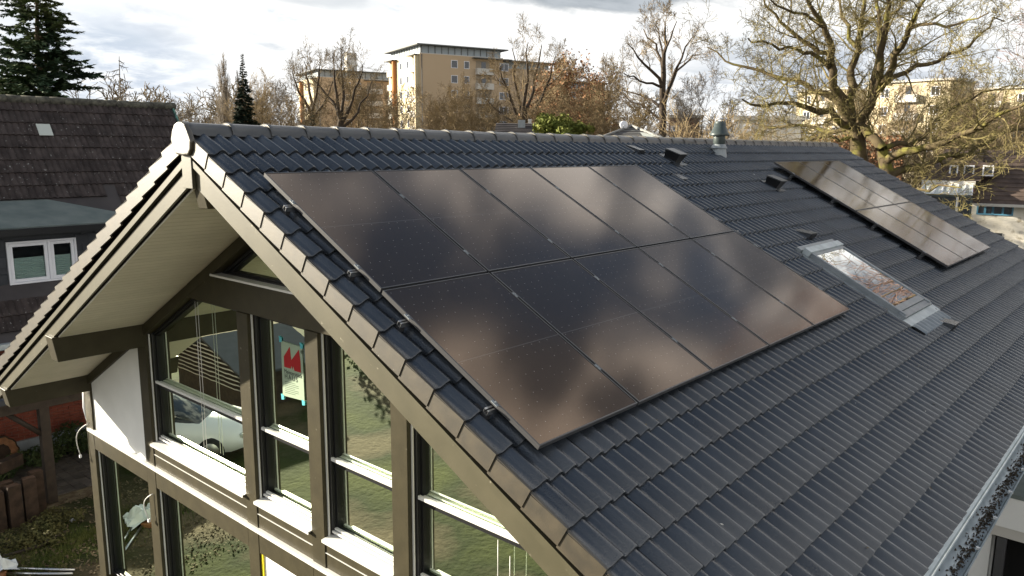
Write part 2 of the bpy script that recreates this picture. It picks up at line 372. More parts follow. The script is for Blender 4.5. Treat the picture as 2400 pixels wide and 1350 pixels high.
def inset(poly, d):
    """inset of a convex polygon given anticlockwise (or clockwise)"""
    n = len(poly); ar = sum(poly[i][0] * poly[(i + 1) % n][1] - poly[(i + 1) % n][0] * poly[i][1] for i in range(n))
    sg = 1 if ar > 0 else -1; L_ = []
    for i in range(n):
        a, b = poly[i], poly[(i + 1) % n]; dx, dy = b[0] - a[0], b[1] - a[1]; l = hypot(dx, dy)
        nx, ny = -dy / l * sg, dx / l * sg; L_.append((nx, ny, nx * a[0] + ny * a[1] + d))
    out = []
    for i in range(n):
        a1, b1, c1 = L_[i - 1]; a2, b2, c2 = L_[i]; D = a1 * b2 - a2 * b1
        out.append(((c1 * b2 - c2 * b1) / D, (a1 * c2 - a2 * c1) / D))
    return out

# ------------------------------------------------------------------ ground
GZ = -7.5
b = MB(); b.add([(-300, -300, GZ), (600, -300, GZ), (600, 600, GZ), (-300, 600, GZ)], [(0, 1, 2, 3)])
kind(b.build('ground', M['ground']), 'structure')

# ================================================================== THE HOUSE WITH THE PANELS
A = 0.4917721; CA, SA = cos(A), sin(A)
LEN = 16.63; S0 = .1671; DS = .32; NR = 20; NLft = 24
def rp(x, s, n, side=-1): return V((x, side * (s * CA + n * SA), -s * SA + n * CA))
RM = Matrix(((1, 0, 0, 0), (0, CA, -SA, 0), (0, SA, CA, 0), (0, 0, 0, 1)))      # local x, up-slope, normal of the right slope
LM = Matrix(((-1, 0, 0, 0), (0, -CA, SA, 0), (0, SA, CA, 0), (0, 0, 0, 1)))     # the same for the left slope
def slope_m(x, s, n=0, left=False):
    m = (LM if left else RM).copy(); p_ = rp(x, s, n, 1 if left else -1); m.translation = p_; return m

house = thing('house', 'timber framed gabled house with dark grey tiled roof and black solar panels, nearest building', 'house', (0, 0, GZ))
HOFF = V((0, 0, -GZ))
def hp(name, mbld, mats, bevel=0, parent=None):
    """a part of the house modelled in world coordinates"""
    o = mbld.build(name, mats, parent if parent is not None else house, bevel)
    if parent is None: o.location = HOFF
    return o

WAVE = .148; BW = 2 * WAVE
def wave(x):
    return .047 * (0.5 + 0.5 * cos(2 * pi * (x - .074) / WAVE)) ** .9
def tile_mesh(name, x0, x1, flip=False, k=14, flange=False, mat=None):
    b = MB(); xs = [x0 + (x1 - x0) * i / k for i in range(k + 1)]
    def nn(x): return wave(x) if x > -.005 else max(0.0, .004)
    sg = -1 if flip else 1
    rows = [(.37, -.034), (.008, -.001), (0, -.006)]
    vs = [V((sg * x, y, nn(x) + z)) for y, z in rows for x in xs]; n = k + 1
    fs = [(r * n + i, (r + 1) * n + i, (r + 1) * n + i + 1, r * n + i + 1) for r in range(2) for i in range(k)]
    lip = [V((sg * x, y, nn(x) + z)) for y, z in ((0, -.006), (.004, -.034), (.06, -.044)) for x in xs]
    fl = [(r * n + i, (r + 1) * n + i, (r + 1) * n + i + 1, r * n + i + 1) for r in range(2) for i in range(k)]
    if flip: fs = [f[::-1] for f in fs]; fl = [f[::-1] for f in fl]
    b.add(vs, fs, 0, True); b.add(lip, fl, 0, True)
    if flange:
        def P(x, y, z): return V((sg * x, y, z))
        q = []
        for y, xo, dz in ((-.004, x0 - .001, 0.0), (.322, x0 + .007, -.022)):
            q += [P(xo, y, .004 + dz), P(xo + .022, y, .004 + dz), P(xo + .022, y, -.147 + dz), P(xo, y, -.147 + dz)]
        ff = [(0, 1, 2, 3), (7, 6, 5, 4), (0, 4, 5, 1), (1, 5, 6, 2), (2, 6, 7, 3), (3, 7, 4, 0)]
        if not flip: ff = [f[::-1] for f in ff]
        b.add(q, ff, 1)
    return b.mesh(name, [M['tile'], mat or M['verge']])
T_me = tile_mesh('roof_tile', 0, BW)
VR_me = tile_mesh('verge_tile', -.062, BW, k=16, flange=True)
VL_me = tile_mesh('verge_tile', -.062, BW, flip=True, k=16, flange=True)
X0T = .062

# roof deck (dark underlay closing the slopes)
b = MB()
SE_R, SE_L = 6.56, S0 + NLft * DS
for side, se in ((-1, SE_R), (1, SE_L)):
    q = [rp(x, s, n, side) for n in (-.04, -.30) for x, s in ((.10, .06), (LEN - .1, .06), (LEN - .1, se - .05), (.10, se - .05))]
    b.add(q, [(0, 1, 2, 3), (7, 6, 5, 4), (0, 4, 5, 1), (1, 5, 6, 2), (2, 6, 7, 3), (3, 7, 4, 0)])
roof = hp('roof', b, M['dark'])
ROFF = roof

# solar array layout
PW, PH, PX, PS, PN = 1.168, 1.7284, .2177, 1.0297, .1206
QX, QS, QN, QW, QH = 10.66, 1.05, .15, 1.143, 1.719
def covered(x, s):
    return (PX + .25 < x < PX + 5 * PW - .35 and PS + .25 < s < PS + 2 * PH - .1) or (QX + .1 < x < QX + 3 * QW - .3 and QS + .15 < s < QS + 2 * QH - .1)
SKX0, SKX1, SKS0, SKS1 = 7.14, 8.46, 3.24, 5.10
FLX, FLY = 9.56, -.43
cells = []
NCOL = 55
for kx in range(1, NCOL + 1):
    for ks in range(1, NR + 1):
        x = X0T + kx * BW; s = S0 + DS * ks; xc, sc = x + BW / 2, s - DS / 2
        if SKX0 - .02 < xc < SKX1 + .02 and SKS0 < sc < SKS1 - .14: continue
        p_ = rp(xc, sc, 0) - CAM; dep = p_.dot(fw)
        px, py = 1200 + FPX * p_.dot(rt) / dep, 675 - FPX * p_.dot(up) / dep
        vis = (-60 < px < 2460 and -60 < py < 1400) and not covered(xc, sc)
        nrm = V((0, -SA, CA)); area = (-p_.normalized().dot(nrm)) / dep ** 2
        cells.append((-(area if vis else 0), x, s))
cells.sort()
def jit(m):
    return m @ Matrix.Rotation(random.gauss(0, .0035), 4, 'Z') @ Matrix.Rotation(random.gauss(0, .004), 4, 'X') @ Matrix.Translation((random.gauss(0, .0012), random.gauss(0, .002), random.gauss(0, .0012)))
for _, x, s in cells[:300]:
    link('roof_tile', T_me, roof, mw=jit(slope_m(x, s)))
def joined_tiles(lst, me, name, mats, left=False):
    src_v = [v.co.copy() for v in me.vertices]; src_f = [tuple(p_.vertices) for p_ in me.polygons]; smo = [p_.use_smooth for p_ in me.polygons]
    b = MB()
    for x, s in lst:
        m = jit(slope_m(x, s, left=left)); o = len(b.v); b.v.extend(tuple(m @ q) for q in src_v)
        b.f.extend(tuple(i + o for i in f) for f in src_f); b.sm.extend(smo); b.m.extend([0] * len(src_f))
    return kind(b.build(name, mats, roof), 'stuff')
joined_tiles([(x, s) for _, x, s in cells[300:]], T_me, 'distant_roof_tiles', M['tile'])
TL_me = tile_mesh('roof_tile', 0, BW, flip=True, k=6)
joined_tiles([(X0T + kx * BW, S0 + DS * ks) for kx in range(1, NCOL + 1) for ks in range(1, NLft + 1)], TL_me, 'left_slope_roof_tiles', M['tile'], left=True)
for ks in range(1, NR + 1): link('verge_tile', VR_me, roof, mw=slope_m(X0T, S0 + DS * ks))
for ks in range(1, NLft + 1): link('verge_tile', VL_me, roof, mw=slope_m(X0T, S0 + DS * ks, left=True))
# far verge strip
b = MB(); b.prism([(.05, .0), (.05, -.15), (SE_R, -.15), (SE_R, .0)], LEN - .03, LEN + .02, lambda s, n, x: rp(x, s, n))
b.prism([(.05, .0), (.05, -.15), (SE_L, -.15), (SE_L, .0)], LEN - .03, LEN + .02, lambda s, n, x: rp(x, s, n, 1))
b.build('verge_board', M['verge'], roof)
# ridge tiles
def ridge_mesh():
    b = MB(); L_ = .405
    base = [(-.132, -.075), (-.124, -.035), (-.10, .005), (-.06, .032), (0, .043), (.06, .032), (.10, .005), (.124, -.035), (.132, -.075)]
    def row(x, g): return [V((x, y * (1 + g * 2.2), z + g)) for y, z in base]
    rows = [row(0, .010), row(.035, .012), row(.05, .004), row(L_ + .03, -.006)]
    n = len(base); vs = sum(rows, [])
    b.add(vs, [(r * n + i, r * n + i + 1, (r + 1) * n + i + 1, (r + 1) * n + i) for r in range(3) for i in range(n - 1)], 0, True)
    rim = row(0, .010) + row(.002, -.012)
    b.add(rim, [(i, n + i, n + i + 1, i + 1) for i in range(n - 1)], 1)
    return b.mesh('ridge_tile', [M['ridge'], M['verge']])
RT_me = ridge_mesh(); DR = .40304
for i in range(41):
    m = Matrix.Translation((.0163 + DR * i, 0, random.gauss(0, .001))) @ Matrix.Rotation(random.gauss(0, .004), 4, 'Z')
    link('ridge_tile', RT_me, roof, mw=m)
b = MB(); b.box(.05, LEN - .03, -.12, .12, -.10, -.045); b.build('ridge_roll', M['dark'], roof)
# bell shaped cap closing the ridge at the gable
capo = [(-.03, .05), (-.09, .03), (-.135, -.03), (-.19, -.12), (-.175, -.20), (-.13, -.245), (-.03, -.252), (.05, -.245), (.10, -.24), (.155, -.18), (.185, -.11), (.15, -.03), (.10, .03), (.03, .052)]
b = MB(); b.prism(capo, -.025, .03, lambda y, z, x: V((x, y, z)))
o = b.build('ridge_end_cap', M['verge'], roof); bv = o.modifiers.new('edge', 'BEVEL'); bv.width = .018; bv.segments = 3

# barge boards
def slope_board(side, s0, s1, n0, n1, x0, x1):
    b = MB(); f_ = lambda s, n, x: rp(x, s, n, side)
    # plumb cut at the ridge
    def s_at(n): return max(s0, n * -SA / CA * -1) if False else (-n * SA / CA if False else n * -0 + s0)
    y0 = .0
    sa, sb = -n1 * SA / CA * -1, -n0 * SA / CA * -1
    sa = -n1 * (SA / CA); sb = -n0 * (SA / CA)
    b.prism([(sa, n1), (s1, n1), (s1, n0), (sb, n0)], x0, x1, f_)
    return b
for side, s1 in ((-1, 6.50), (1, NLft * DS + .1)):
    hp('barge_board', slope_board(side, 0, s1, -.268, -.212, .030, .058), M['barge'])
    hp('barge_board', slope_board(side, 0, s1, -.432, -.297, .060, .088), M['barge'])
    hp('barge_rafter', slope_board(side, 0, s1, -.425, -.20, .095, .20), M['timber'])
b = MB(); b.box(.020, .055, -.09, .09, -.545, -.245); hp('apex_plate', b, M['barge'], .004)

# soffit boards running out from the gable wall
XG = 1.18
soffit_b = MB(); soffit_b.prism([(.30, -.445), (NLft * DS - .05, -.445), (NLft * DS - .05, -.40), (.30, -.40)], .10, XG + .2, lambda s, n, x: rp(x, s, n, 1))
soffit_b.prism([(.30, -.445), (6.3, -.445), (6.3, -.40), (.30, -.40)], .10, XG + .2, lambda s, n, x: rp(x, s, n, -1))
soffit = hp('soffit', soffit_b, M['dark'])
bb = MB(); bb.box(.102, XG + .05, .003, .093, -.466, -.449)
SB_me = bb.mesh('soffit_board', M['soffit'])
for i in range(75):
    s = .30 + i * .0965
    m = Matrix(((1, 0, 0, 0), (0, CA, SA, s * CA), (0, -SA, CA, -s * SA), (0, 0, 0, 1)))
    link('soffit_board', SB_me, soffit, mw=m)
for i in range(60):
    s = .30 + i * .0965
    m = Matrix(((1, 0, 0, 0), (0, -CA, -SA, -s * CA), (0, -SA, CA, -s * SA), (0, 0, 0, 1)))
    # a left-handed frame would flip the board, so turn it end for end
    m = Matrix(((-1, 0, 0, XG + .152), (0, -CA, -SA, -s * CA), (0, -SA, CA, -s * SA), (0, 0, 0, 1)))
    link('soffit_board', SB_me, soffit, mw=m)

# purlins and wall plates carrying the overhang
def beam_end(y0, y1, z0, z1, x0=.02, x1=XG + .05, ch=.07):
    b = MB(); b.prism([(x0, z1), (x0 + .05, z0 + .0), (x0 + .075, z0), (x1, z0), (x1, z1)], y0, y1, lambda x, z, y: V((x, y, z))); return b
hp('purlin', beam_end(3.88, 4.12, -2.93, -2.60), M['timber'], .006)
hp('wall_plate', beam_end(6.07, 6.30, -4.05, -3.77), M['timber'], .006)
hp('ridge_beam', beam_end(-.085, .085, -.735, -.50, x0=.105), M['timber'], .006)

# facade timbers
TX0, TX1 = XG, XG + .22
def raft_z(y, n): return (n - abs(y) * SA) / CA
POSTS = [(6.05, 6.32), (3.87, 4.14), (1.13, 1.37), (-.24, .0), (-1.62, -1.38), (-4.14, -3.87), (-5.2, -4.95)]
for y0, y1 in POSTS:
    yc = (y0 + y1) / 2; zt = min(raft_z(y0, -.60), raft_z(y1, -.60)) + .02
    if abs(yc) < 2.4: zt = -2.06
    b = MB(); b.box(TX0, TX1, y0, y1, GZ + .1, zt); hp('post', b, M['timber'], .006)
for side, ye in ((1, 6.55), (-1, 5.4)):
    b = MB(); b.prism([(0, raft_z(0, -.472)), (side * ye, raft_z(ye, -.472)), (side * ye, raft_z(ye, -.60)), (0, raft_z(0, -.60))], TX0 - .012, TX1, yz); hp('rafter', b, M['timber'], .004)
b = MB(); b.box(TX0 - .006, TX1 - .004, -2.52, 2.52, -2.05, -1.70); hp('collar_beam', b, M['timber'], .006)
YS = [(6.32, -5.2)]
for (a0, a1), (c0, c1) in zip(POSTS[:-1], POSTS[1:]):
    b = MB(); b.box(TX0 + .004, TX1 - .01, c1 + .002, a0 - .002, -5.03, -4.725); hp('rail', b, M['timber'], .005)
for y0, y1 in POSTS[1:-1]: pass
b = MB(); b.box(TX0 - .035, TX1 - .02, -5.2, 6.22, -4.722, -4.700); b.box(TX0 - .035, TX0 - .03, -5.2, 6.22, -4.745, -4.722); hp('storey_flashing', b, M['alu'])

GX = XG + .17         # glass plane
FX0, FX1 = XG + .13, XG + .20
def window(poly, transom=None, sill=True, guide=True, cords=None, sash=.065):
    b = MB(); inn = inset(poly, sash); b.ring(poly, inn, FX0, FX1, yz)
    inn2 = inset(poly, sash * .62); b.ring(inset(poly, .004), inn2, FX0 - .03, FX0 + .005, yz)
    w = hp('window', b, M['black'], .003)
    ys = [q[0] for q in poly]; zs = [q[1] for q in poly]; y0, y1, z0 = min(ys), max(ys), min(zs)
    b = MB(); b.add([V((GX, a, c)) for a, c in inn], [tuple(range(len(inn)))]); b.build('pane', M['glass'], w)
    if transom is not None:
        b = MB(); b.box(FX0 - .02, FX0 + .03, y0 + .04, y1 - .04, transom - .055, transom - .015); b.box(FX0 - .05, FX0 - .02, y0 + .05, y1 - .05, transom - .035, transom); b.build('transom', M['alu'], w)
        b = MB(); b.box(FX0 + .002, FX1 - .01, y0 + .05, y1 - .05, transom - .11, transom - .056); b.build('transom_bar', M['black'], w)
    if sill:
        b = MB(); b.prism([(TX0 - .045, z0 - .012), (TX0 - .045, z0 - .045), (TX0 - .038, z0 - .045), (TX0 - .036, z0 - .022), (FX0 + .02, z0 - .004), (FX0 + .02, z0 + .008)], y0 + .003, y1 - .003, lambda x, z, y: V((x, y, z))); b.build('sill', M['alu'], w)
        b = MB(); b.box(FX0 - .052, FX0 - .031, y0 + .04, y1 - .03, z0 + .03, z0 + .055); b.box(FX0 - .031, FX0 + .0, y0 + .07, y1 - .05, z0 + .06, z0 + .085); b.build('bottom_trim', M['alu'], w)
    if guide:
        lim = [q for q in poly if abs(q[0] - y1) < .01]; zt = max(q[1] for q in lim)
        b = MB(); b.box(XG + .045, XG + .06, y1 - .022, y1 - .002, z0 + .0, zt); b.build('guide_rail', M['alu'], w)
        b = MB(); b.box(XG + .085, XG + .10, y1 - .03, y1 - .002, z0 + .0, zt); b.build('guide_rail', M['blackframe'], w)
    for cy, ct, cb in cords or []:
        b = MB(); b.tube([V((XG + .06, cy, ct)), V((XG + .06, cy, cb))], .0035, 5); b.build('cord', M['alu'], w)
    return w
zr = lambda y: raft_z(y, -.60)
ZS = -4.33
tri = [(-1.87, -1.69), (1.87, -1.69), (0, zr(0) - .015)]
w_tri = window(tri, None, sill=False, guide=False)
b = MB(); b.box(XG - .03, XG + .16, -1.88, 1.88, -1.697, -1.672); b.build('sill', M['alu'], w_tri)
yk = (.60 - 2.05 * CA) / -SA
w1 = window([(1.37, ZS), (3.87, ZS), (3.87, zr(3.87)), (yk, -2.05), (1.37, -2.05)], -3.43, cords=[(2.47, -2.1, -4.20), (2.40, -2.1, -4.20)])
w2 = window([(0.0, ZS), (1.13, ZS), (1.13, -2.05), (0.0, -2.05)], -3.43)
w3 = window([(-1.38, ZS), (-.24, ZS), (-.24, -2.05), (-1.38, -2.05)], -3.43)
w4 = window([(-3.87, ZS), (-1.62, ZS), (-1.62, -2.05), (-yk, -2.05), (-3.87, zr(3.87))], -3.43, cords=[(-2.72, -3.5, -4.30), (-2.86, -3.6, -4.30)])
# aprons under the windows
for y0, y1 in ((1.372, 3.868), (.002, 1.128), (-1.378, -.242), (-3.868, -1.622)):
    b = MB(); b.box(TX0 + .012, TX1 - .03, y0, y1, -4.515, ZS - .045); hp('apron_board', b, M['timber'])
    b = MB(); b.box(TX0 + .012, TX1 - .03, y0, y1, -4.722 + .024, -4.522); hp('apron_board', b, M['timber'])
    b = MB(); b.box(TX0 + .003, TX0 + .05, y0, y1, -4.5215, -4.5155); hp('drip_strip', b, M['alu'])
# rendered white panels
b = MB(); b.prism([(4.142, -4.699), (6.048, -4.699), (6.048, raft_z(6.048, -.565)), (4.142, raft_z(4.142, -.565))], XG + .035, XG + .18, yz); hp('infill_panel', b, M['white'])
b = MB(); b.prism([(-4.142, -4.699), (-4.948, -4.699), (-4.948, raft_z(4.948, -.565)), (-4.142, raft_z(4.142, -.565))], XG + .035, XG + .18, yz); hp('infill_panel', b, M['white'])
b = MB(); b.box(XG + .04, XG + .18, .002, 1.128, GZ + .1, -5.032); hp('infill_panel', b, M['white'])
b = MB(); b.box(XG + .02, XG + .05, 1.085, 1.125, -6.6, -5.035); hp('masking_tape', b, M['yellow'])
b = MB(); b.box(XG + .04, XG + .18, -4.948, -4.142, GZ + .1, -5.032); hp('infill_panel', b, M['white'])
for y0, y1 in ((4.142, 6.048), (1.372, 3.868), (-1.378, -.242), (-3.868, -1.622)):
    window([(y0, -7.25), (y1, -7.25), (y1, -5.032), (y0, -5.032)], None, sill=False)
# walls and floors behind
b = MB(); b.box(TX1, LEN - 1.2, 6.08, 6.26, GZ, -3.80); hp('wall', b, M['white'])
b = MB(); b.box(TX1, LEN - 1.2, -5.16, -4.98, GZ, -3.2); hp('wall', b, M['white'])
b = MB(); b.prism([(-5.1, GZ), (6.2, GZ), (6.2, raft_z(6.2, -.5)), (0, raft_z(0, -.5)), (-5.1, raft_z(5.1, -.5))], LEN - 1.2, LEN - 1.0, yz); hp('wall', b, M['white'])
b = MB(); b.box(TX1, LEN - 1.3, -4.97, 6.06, -4.95, -4.72); hp('floor_slab', b, M['screed'])
b = MB(); b.box(TX0 + .02, LEN - 1.3, -4.97, 6.06, GZ + .02, GZ + .12); hp('floor_slab', b, M['screed'])
b = MB(); b.prism([(-4.95, GZ + .1), (6.05, GZ + .1), (6.05, raft_z(6.05, -.5)), (0, raft_z(0, -.5)), (-4.95, raft_z(4.95, -.5))], 6.2, 6.35, yz); hp('partition', b, M['ivory'])
b = MB()
for side, ye in ((1, 6.05), (-1, 4.95)):
    b.prism([(0, raft_z(0, -.5)), (side * ye, raft_z(ye, -.5)), (side * ye, raft_z(ye, -.53)), (0, raft_z(0, -.53))], TX1 + .02, 6.2, yz)
hp('ceiling', b, M['ivory'])

# loose cable tails on the posts
def cable(pts, y):
    b = MB(); b.tube(pts, .008, 5); c = hp('cable', b, M['alu']); e = pts[-1]
    b = MB(); b.box(e.x - .016, e.x + .016, e.y - .016, e.y + .016, e.z - .045, e.z); b.build('connector', M['pvc'], c)
def arc(p0, p1, sag, n=9):
    return [p0.lerp(p1, t / n) + sag * sin(pi * t / n) for t in range(n + 1)]
cable(arc(V((XG - .01, 6.20, -4.62)), V((XG - .10, 6.42, -5.20)), V((-.05, .17, .04))), 0)
cable(arc(V((XG - .01, 3.98, -5.15)), V((XG - .06, 4.06, -5.55)), V((-.05, .10, .04))), 0)
# downpipe stub tucked under the left plate
b = MB(); b.tube([V((XG + .06, 6.42, -4.02)), V((XG + .03, 6.40, -4.40)), V((XG + .05, 6.37, -4.62))], .035, 8); hp('downpipe', b, M['pvc'])

# poster taped inside the small window
ps = thing('poster', 'pale green poster with red zigzag logo taped inside the small upper window', 'poster', (XG + .165, 0, 0))
pts = [(.705, -2.33), (.29, -2.335), (.285, -2.95), (.715, -2.98)]
def ploc(y, z, x=0): return V((x, y, z))
def quad_between(u0, v0, u1, v1):
    """poster coordinates: u 0..1 left to right as read from outside, v 0..1 downwards"""
    def P(u, v):
        a = V(pts[0]).lerp(V(pts[1]), u); c = V(pts[3]).lerp(V(pts[2]), u); return a.lerp(c, v)
    return [P(u0, v0), P(u1, v0), P(u1, v1), P(u0, v1)]
def PU(u, v):
    a = V((*pts[0], 0)).lerp(V((*pts[1], 0)), u); c = V((*pts[3], 0)).lerp(V((*pts[2], 0)), u); q = a.lerp(c, v); return q.x, q.y
b = MB(); b.prism([PU(0, 0), PU(1, 0), PU(1, 1), PU(0, 1)], .0, -.002, lambda y, z, x: V((x, y, z))); b.build('sheet', M['paper'], ps)
logo = [[(.12, .46), (.12, .27), (.42, .06), (.47, .30), (.47, .40), (.43, .46)], [(.47, .40), (.47, .30), (.85, .06), (.90, .27), (.90, .48), (.60, .48), (.56, .40), (.51, .47)]]
b = MB()
for pl in logo: b.prism([PU(*q) for q in pl], -.003, -.0045, lambda y, z, x: V((x, y, z)))
b.build('logo', M['redink'], ps)
def text(body, u, v, size, name, spacing=1.0):
    c = bpy.data.curves.new(name, 'FONT'); c.body = body; c.size = size; c.space_character = spacing; c.extrude = .0006
    c.materials.append(M['ink']); o = bpy.data.objects.new(name, c); COL.objects.link(o); o.parent = ps
    y, z = PU(u, v); o.matrix_local = Matrix(((0, 0, -1, -.004), (-1, 0, 0, y), (0, 1, 0, z), (0, 0, 0, 1)))
    bpy.context.view_layer.update()
    me = bpy.data.meshes.new_from_object(o); bpy.data.objects.remove(o)
    q = link(name, me, ps); q.matrix_local = Matrix(((0, 0, -1, -.004), (-1, 0, 0, y), (0, 1, 0, z), (0, 0, 0, 1))); return q
text('Meisterstück', .11, .565, .068, 'lettering')
text('HAUS', .12, .665, .085, 'lettering', 1.35)
text('®', .92, .12, .05, 'lettering')
b = MB()
for i in range(7):
    l = .12; r = .12 + .72 * (1 if i % 3 else .7) * random.uniform(.85, 1)
    b.prism([PU(l, .72 + i * .034), PU(r, .72 + i * .034), PU(r, .728 + i * .034), PU(l, .728 + i * .034)], -.003, -.0036, lambda y, z, x: V((x, y, z)))
b.build('small_print', M['ink'], ps)
for u, v in ((-.01, 1.02), (.95, 1.03), (-.02, -.03), (.97, -.03)):
    b = MB(); b.prism([PU(u - .07, v - .05), PU(u + .07, v - .03), PU(u + .06, v + .05), PU(u - .05, v + .06)], -.0025, -.005, lambda y, z, x: V((x, y, z))); b.build('tape', M['tealtape'], ps)

# gutter
b = MB(); k = 9; gy, gz, gr = -5.885, -3.20, .085
secs = [(gr * cos(pi + pi * i / k), gr * sin(pi + pi * i / k)) for i in range(k + 1)]
def gpt(x, y, z): return V((x, gy - y, gz + z))
vs = []
for x in (.02, LEN):
    vs += [gpt(x, -a, c) for a, c in [(-gr - .03, .05)] + secs] + [gpt(x, -a, c) for a, c in reversed([(q[0] * .95, q[1] * .95) for q in secs])]
n = len(vs) // 2
b.add(vs, [(i, i + 1, n + i + 1, n + i) for i in range(n - 1)], 0, True)
b.tube([gpt(.02, -gr, .0), gpt(LEN, -gr, .0)], .014, 8)
b.add([rp(x, s, nq) for x in (.02, LEN) for s, nq in ((6.45, -.035), (6.60, -.048), (6.63, -.09))], [(0, 1, 4, 3), (1, 2, 5, 4)])
gut = hp('gutter', b, M['zinc'])
for i in range(24):
    x = .5 + i * .68
    b = MB(); b.box(x - .012, x + .012, gy - gr - .018, gy - gr + .02, gz - .005, gz + .017); b.build('clip', M['alu'], gut)
b = MB(); r_ = random.Random(3)
for i in range(4200):
    x = r_.uniform(.3, 14); dens = .5 + .5 * sin(x * 5) * sin(x * 1.7 + 1)
    if r_.random() > .35 + .65 * dens: continue
    y = gy + r_.gauss(.0, .026); z = gz - sqrt(max(0, (gr * .93) ** 2 - (y - gy) ** 2)) + .004; h = r_.uniform(.006, .025)
    a = r_.uniform(0, 2 * pi); l = r_.uniform(.006, .018)
    c = V((x, y, z)); d = V((cos(a), sin(a), 0)) * l; e = V((-sin(a), cos(a), 0)) * l * .4
    b.add([c - d, c + e, c + d, c - e, c + V((0, 0, h))], [(0, 1, 4), (1, 2, 4), (2, 3, 4), (3, 0, 4)])
gm = b.build('gutter_moss', M['moss']); kind(gm, 'stuff'); gm['label'] = 'brown moss and leaf debris lying along the zinc gutter'; gm['category'] = 'moss'

# skylight
def rbox(b, x0, x1, s0, s1, n0, n1, mi=0):
    q = [rp(x, s, n) for n in (n0, n1) for s in (s0, s1) for x in (x0, x1)]
    b.add(q, [(0, 1, 3, 2), (4, 6, 7, 5), (0, 4, 5, 1), (2, 3, 7, 6), (0, 2, 6, 4), (1, 5, 7, 3)], mi)
b = MB()
rbox(b, 7.20, 7.26, 3.37, 4.84, -.06, .095); rbox(b, 8.36, 8.42, 3.37, 4.84, -.06, .095)
rbox(b, 7.26, 8.36, 3.37, 3.47, -.06, .095); rbox(b, 7.26, 8.36, 4.66, 4.76, -.06, .09)
sky_l = hp('skylight', b, M['lead'], .006)
b = MB(); q = [rp(7.255, 3.465, .082), rp(8.365, 3.465, .082), rp(8.365, 4.665, .082), rp(7.255, 4.665, .082)]; b.add(q, [(0, 3, 2, 1)]); b.build('pane', M['skyglass'], sky_l)
b = MB(); rbox(b, 7.27, 8.35, 3.48, 4.65, -.05, -.03); b.build('shade', M['ivory'], sky_l)
b = MB(); rbox(b, 7.13, 8.49, 3.22, 3.305, .03, .075); b.build('head_cover', M['lead'], sky_l, .004)
b = MB(); rbox(b, 7.17, 8.45, 3.31, 3.42, .03, .115); b.build('head_cover', M['zinc'], sky_l, .004)
b = MB(); rbox(b, 7.17, 8.45, 4.765, 4.86, .02, .075); b.build('sill_cover', M['lead'], sky_l, .004)
b = MB(); rbox(b, 7.10, 7.195, 3.25, 4.95, -.03, .03); b.build('side_flashing', M['lead'], sky_l)
b = MB(); rbox(b, 8.425, 8.52, 3.25, 4.95, -.03, .03); b.build('side_flashing', M['lead'], sky_l)
b = MB(); rbox(b, 7.10, 8.52, 4.865, 4.985, -.02, .042); b.build('apron', M['zinc'], sky_l)
b = MB(); nn_ = 56; vs = []
for i in range(nn_ + 1):
    x = 7.10 + 1.42 * i / nn_
    for s, a_ in ((4.98, .2), (5.03, 1), (5.17, 1)): vs.append(rp(x, s, .036 * (1 - a_) + a_ * (wave(x - X0T) + .010)))
b.add(vs, [(i * 3 + j, i * 3 + j + 1, i * 3 + 4 + j, i * 3 + 3 + j) for i in range(nn_) for j in range(2)], 0, True); b.build('corrugated_apron', M['lead'], sky_l)

# flue
c = V((FLX, FLY, 0))
b = MB(); b.lathe([(.0, -.30), (.10, -.30), (.105, .05), (.105, .30), (.0, .30)], c); flue = hp('flue', b, M['flue'])
b = MB(); b.lathe([(.165, .085), (.172, .10), (.168, .125), (.155, .135), (.115, .235), (.085, .25), (.08, .20)], c); b.build('hood', M['flue'], flue)
b = MB(); b.lathe([(.088, .24), (.09, .33), (.084, .335), (.0, .335)], c); b.build('collar', M['flue'], flue)
b = MB(); b.lathe([(.0, .375), (.10, .372), (.105, .38), (.0, .39)], c + V((.03, -.02, 0))); b.build('rain_cap', M['metal'], flue)
for q in range(3):
    b = MB(); u = c + V((.07 * cos(q * 2.1), .07 * sin(q * 2.1), 0)); b.tube([u + V((0, 0, .33)), u + V((0, 0, .378))], .006, 4); b.build('bracket', M['metal'], flue)
b = MB(); b.lathe([(.11, -.06), (.145, -.115), (.155, -.13), (.15, -.14), (.10, -.14)], c, 8); b.build('storm_collar', M['lead'], flue)
b = MB(); b.lathe([(.125, -.14), (.135, -.20), (.17, -.40)], c, 20); b.build('boot', M['lead'], flue)

# hooded roof vents and small ventilating tiles
def roof_vent(x, s):
    m = slope_m(x, s) @ Matrix.Scale(.85, 4); b = MB()
    b.box(-.20, .20, -.26, .18, .0, .03)
    v = b.build('roof_vent', M['tile'], house); v.matrix_local = Matrix.Translation(HOFF) @ m
    b = MB(); bot = [(-.10, -.15), (.10, -.15), (.10, .11), (-.10, .11)]; top = [(-.15, -.18), (.15, -.18), (.15, .13), (-.15, .13)]
    b.add([V((a, c, .02)) for a, c in bot] + [V((a, c, .20 if c < 0 else .15)) for a, c in top], [(3, 2, 1, 0), (4, 5, 6, 7), (0, 1, 5, 4), (1, 2, 6, 5), (2, 3, 7, 6), (3, 0, 4, 7)])
    b.build('hood', M['black'], v, .006)
    b = MB(); b.add([V((a * 1.06, c * 1.06, .206 if c < 0 else .156)) for a, c in top] + [V((a * 1.06, c * 1.06, .222 if c < 0 else .172)) for a, c in top], [(3, 2, 1, 0), (4, 5, 6, 7), (0, 1, 5, 4), (1, 2, 6, 5), (2, 3, 7, 6), (3, 0, 4, 7)])
    b.build('lid', M['ridge'], v, .004)
roof_vent(7.61, .68); roof_vent(9.61, 1.60)
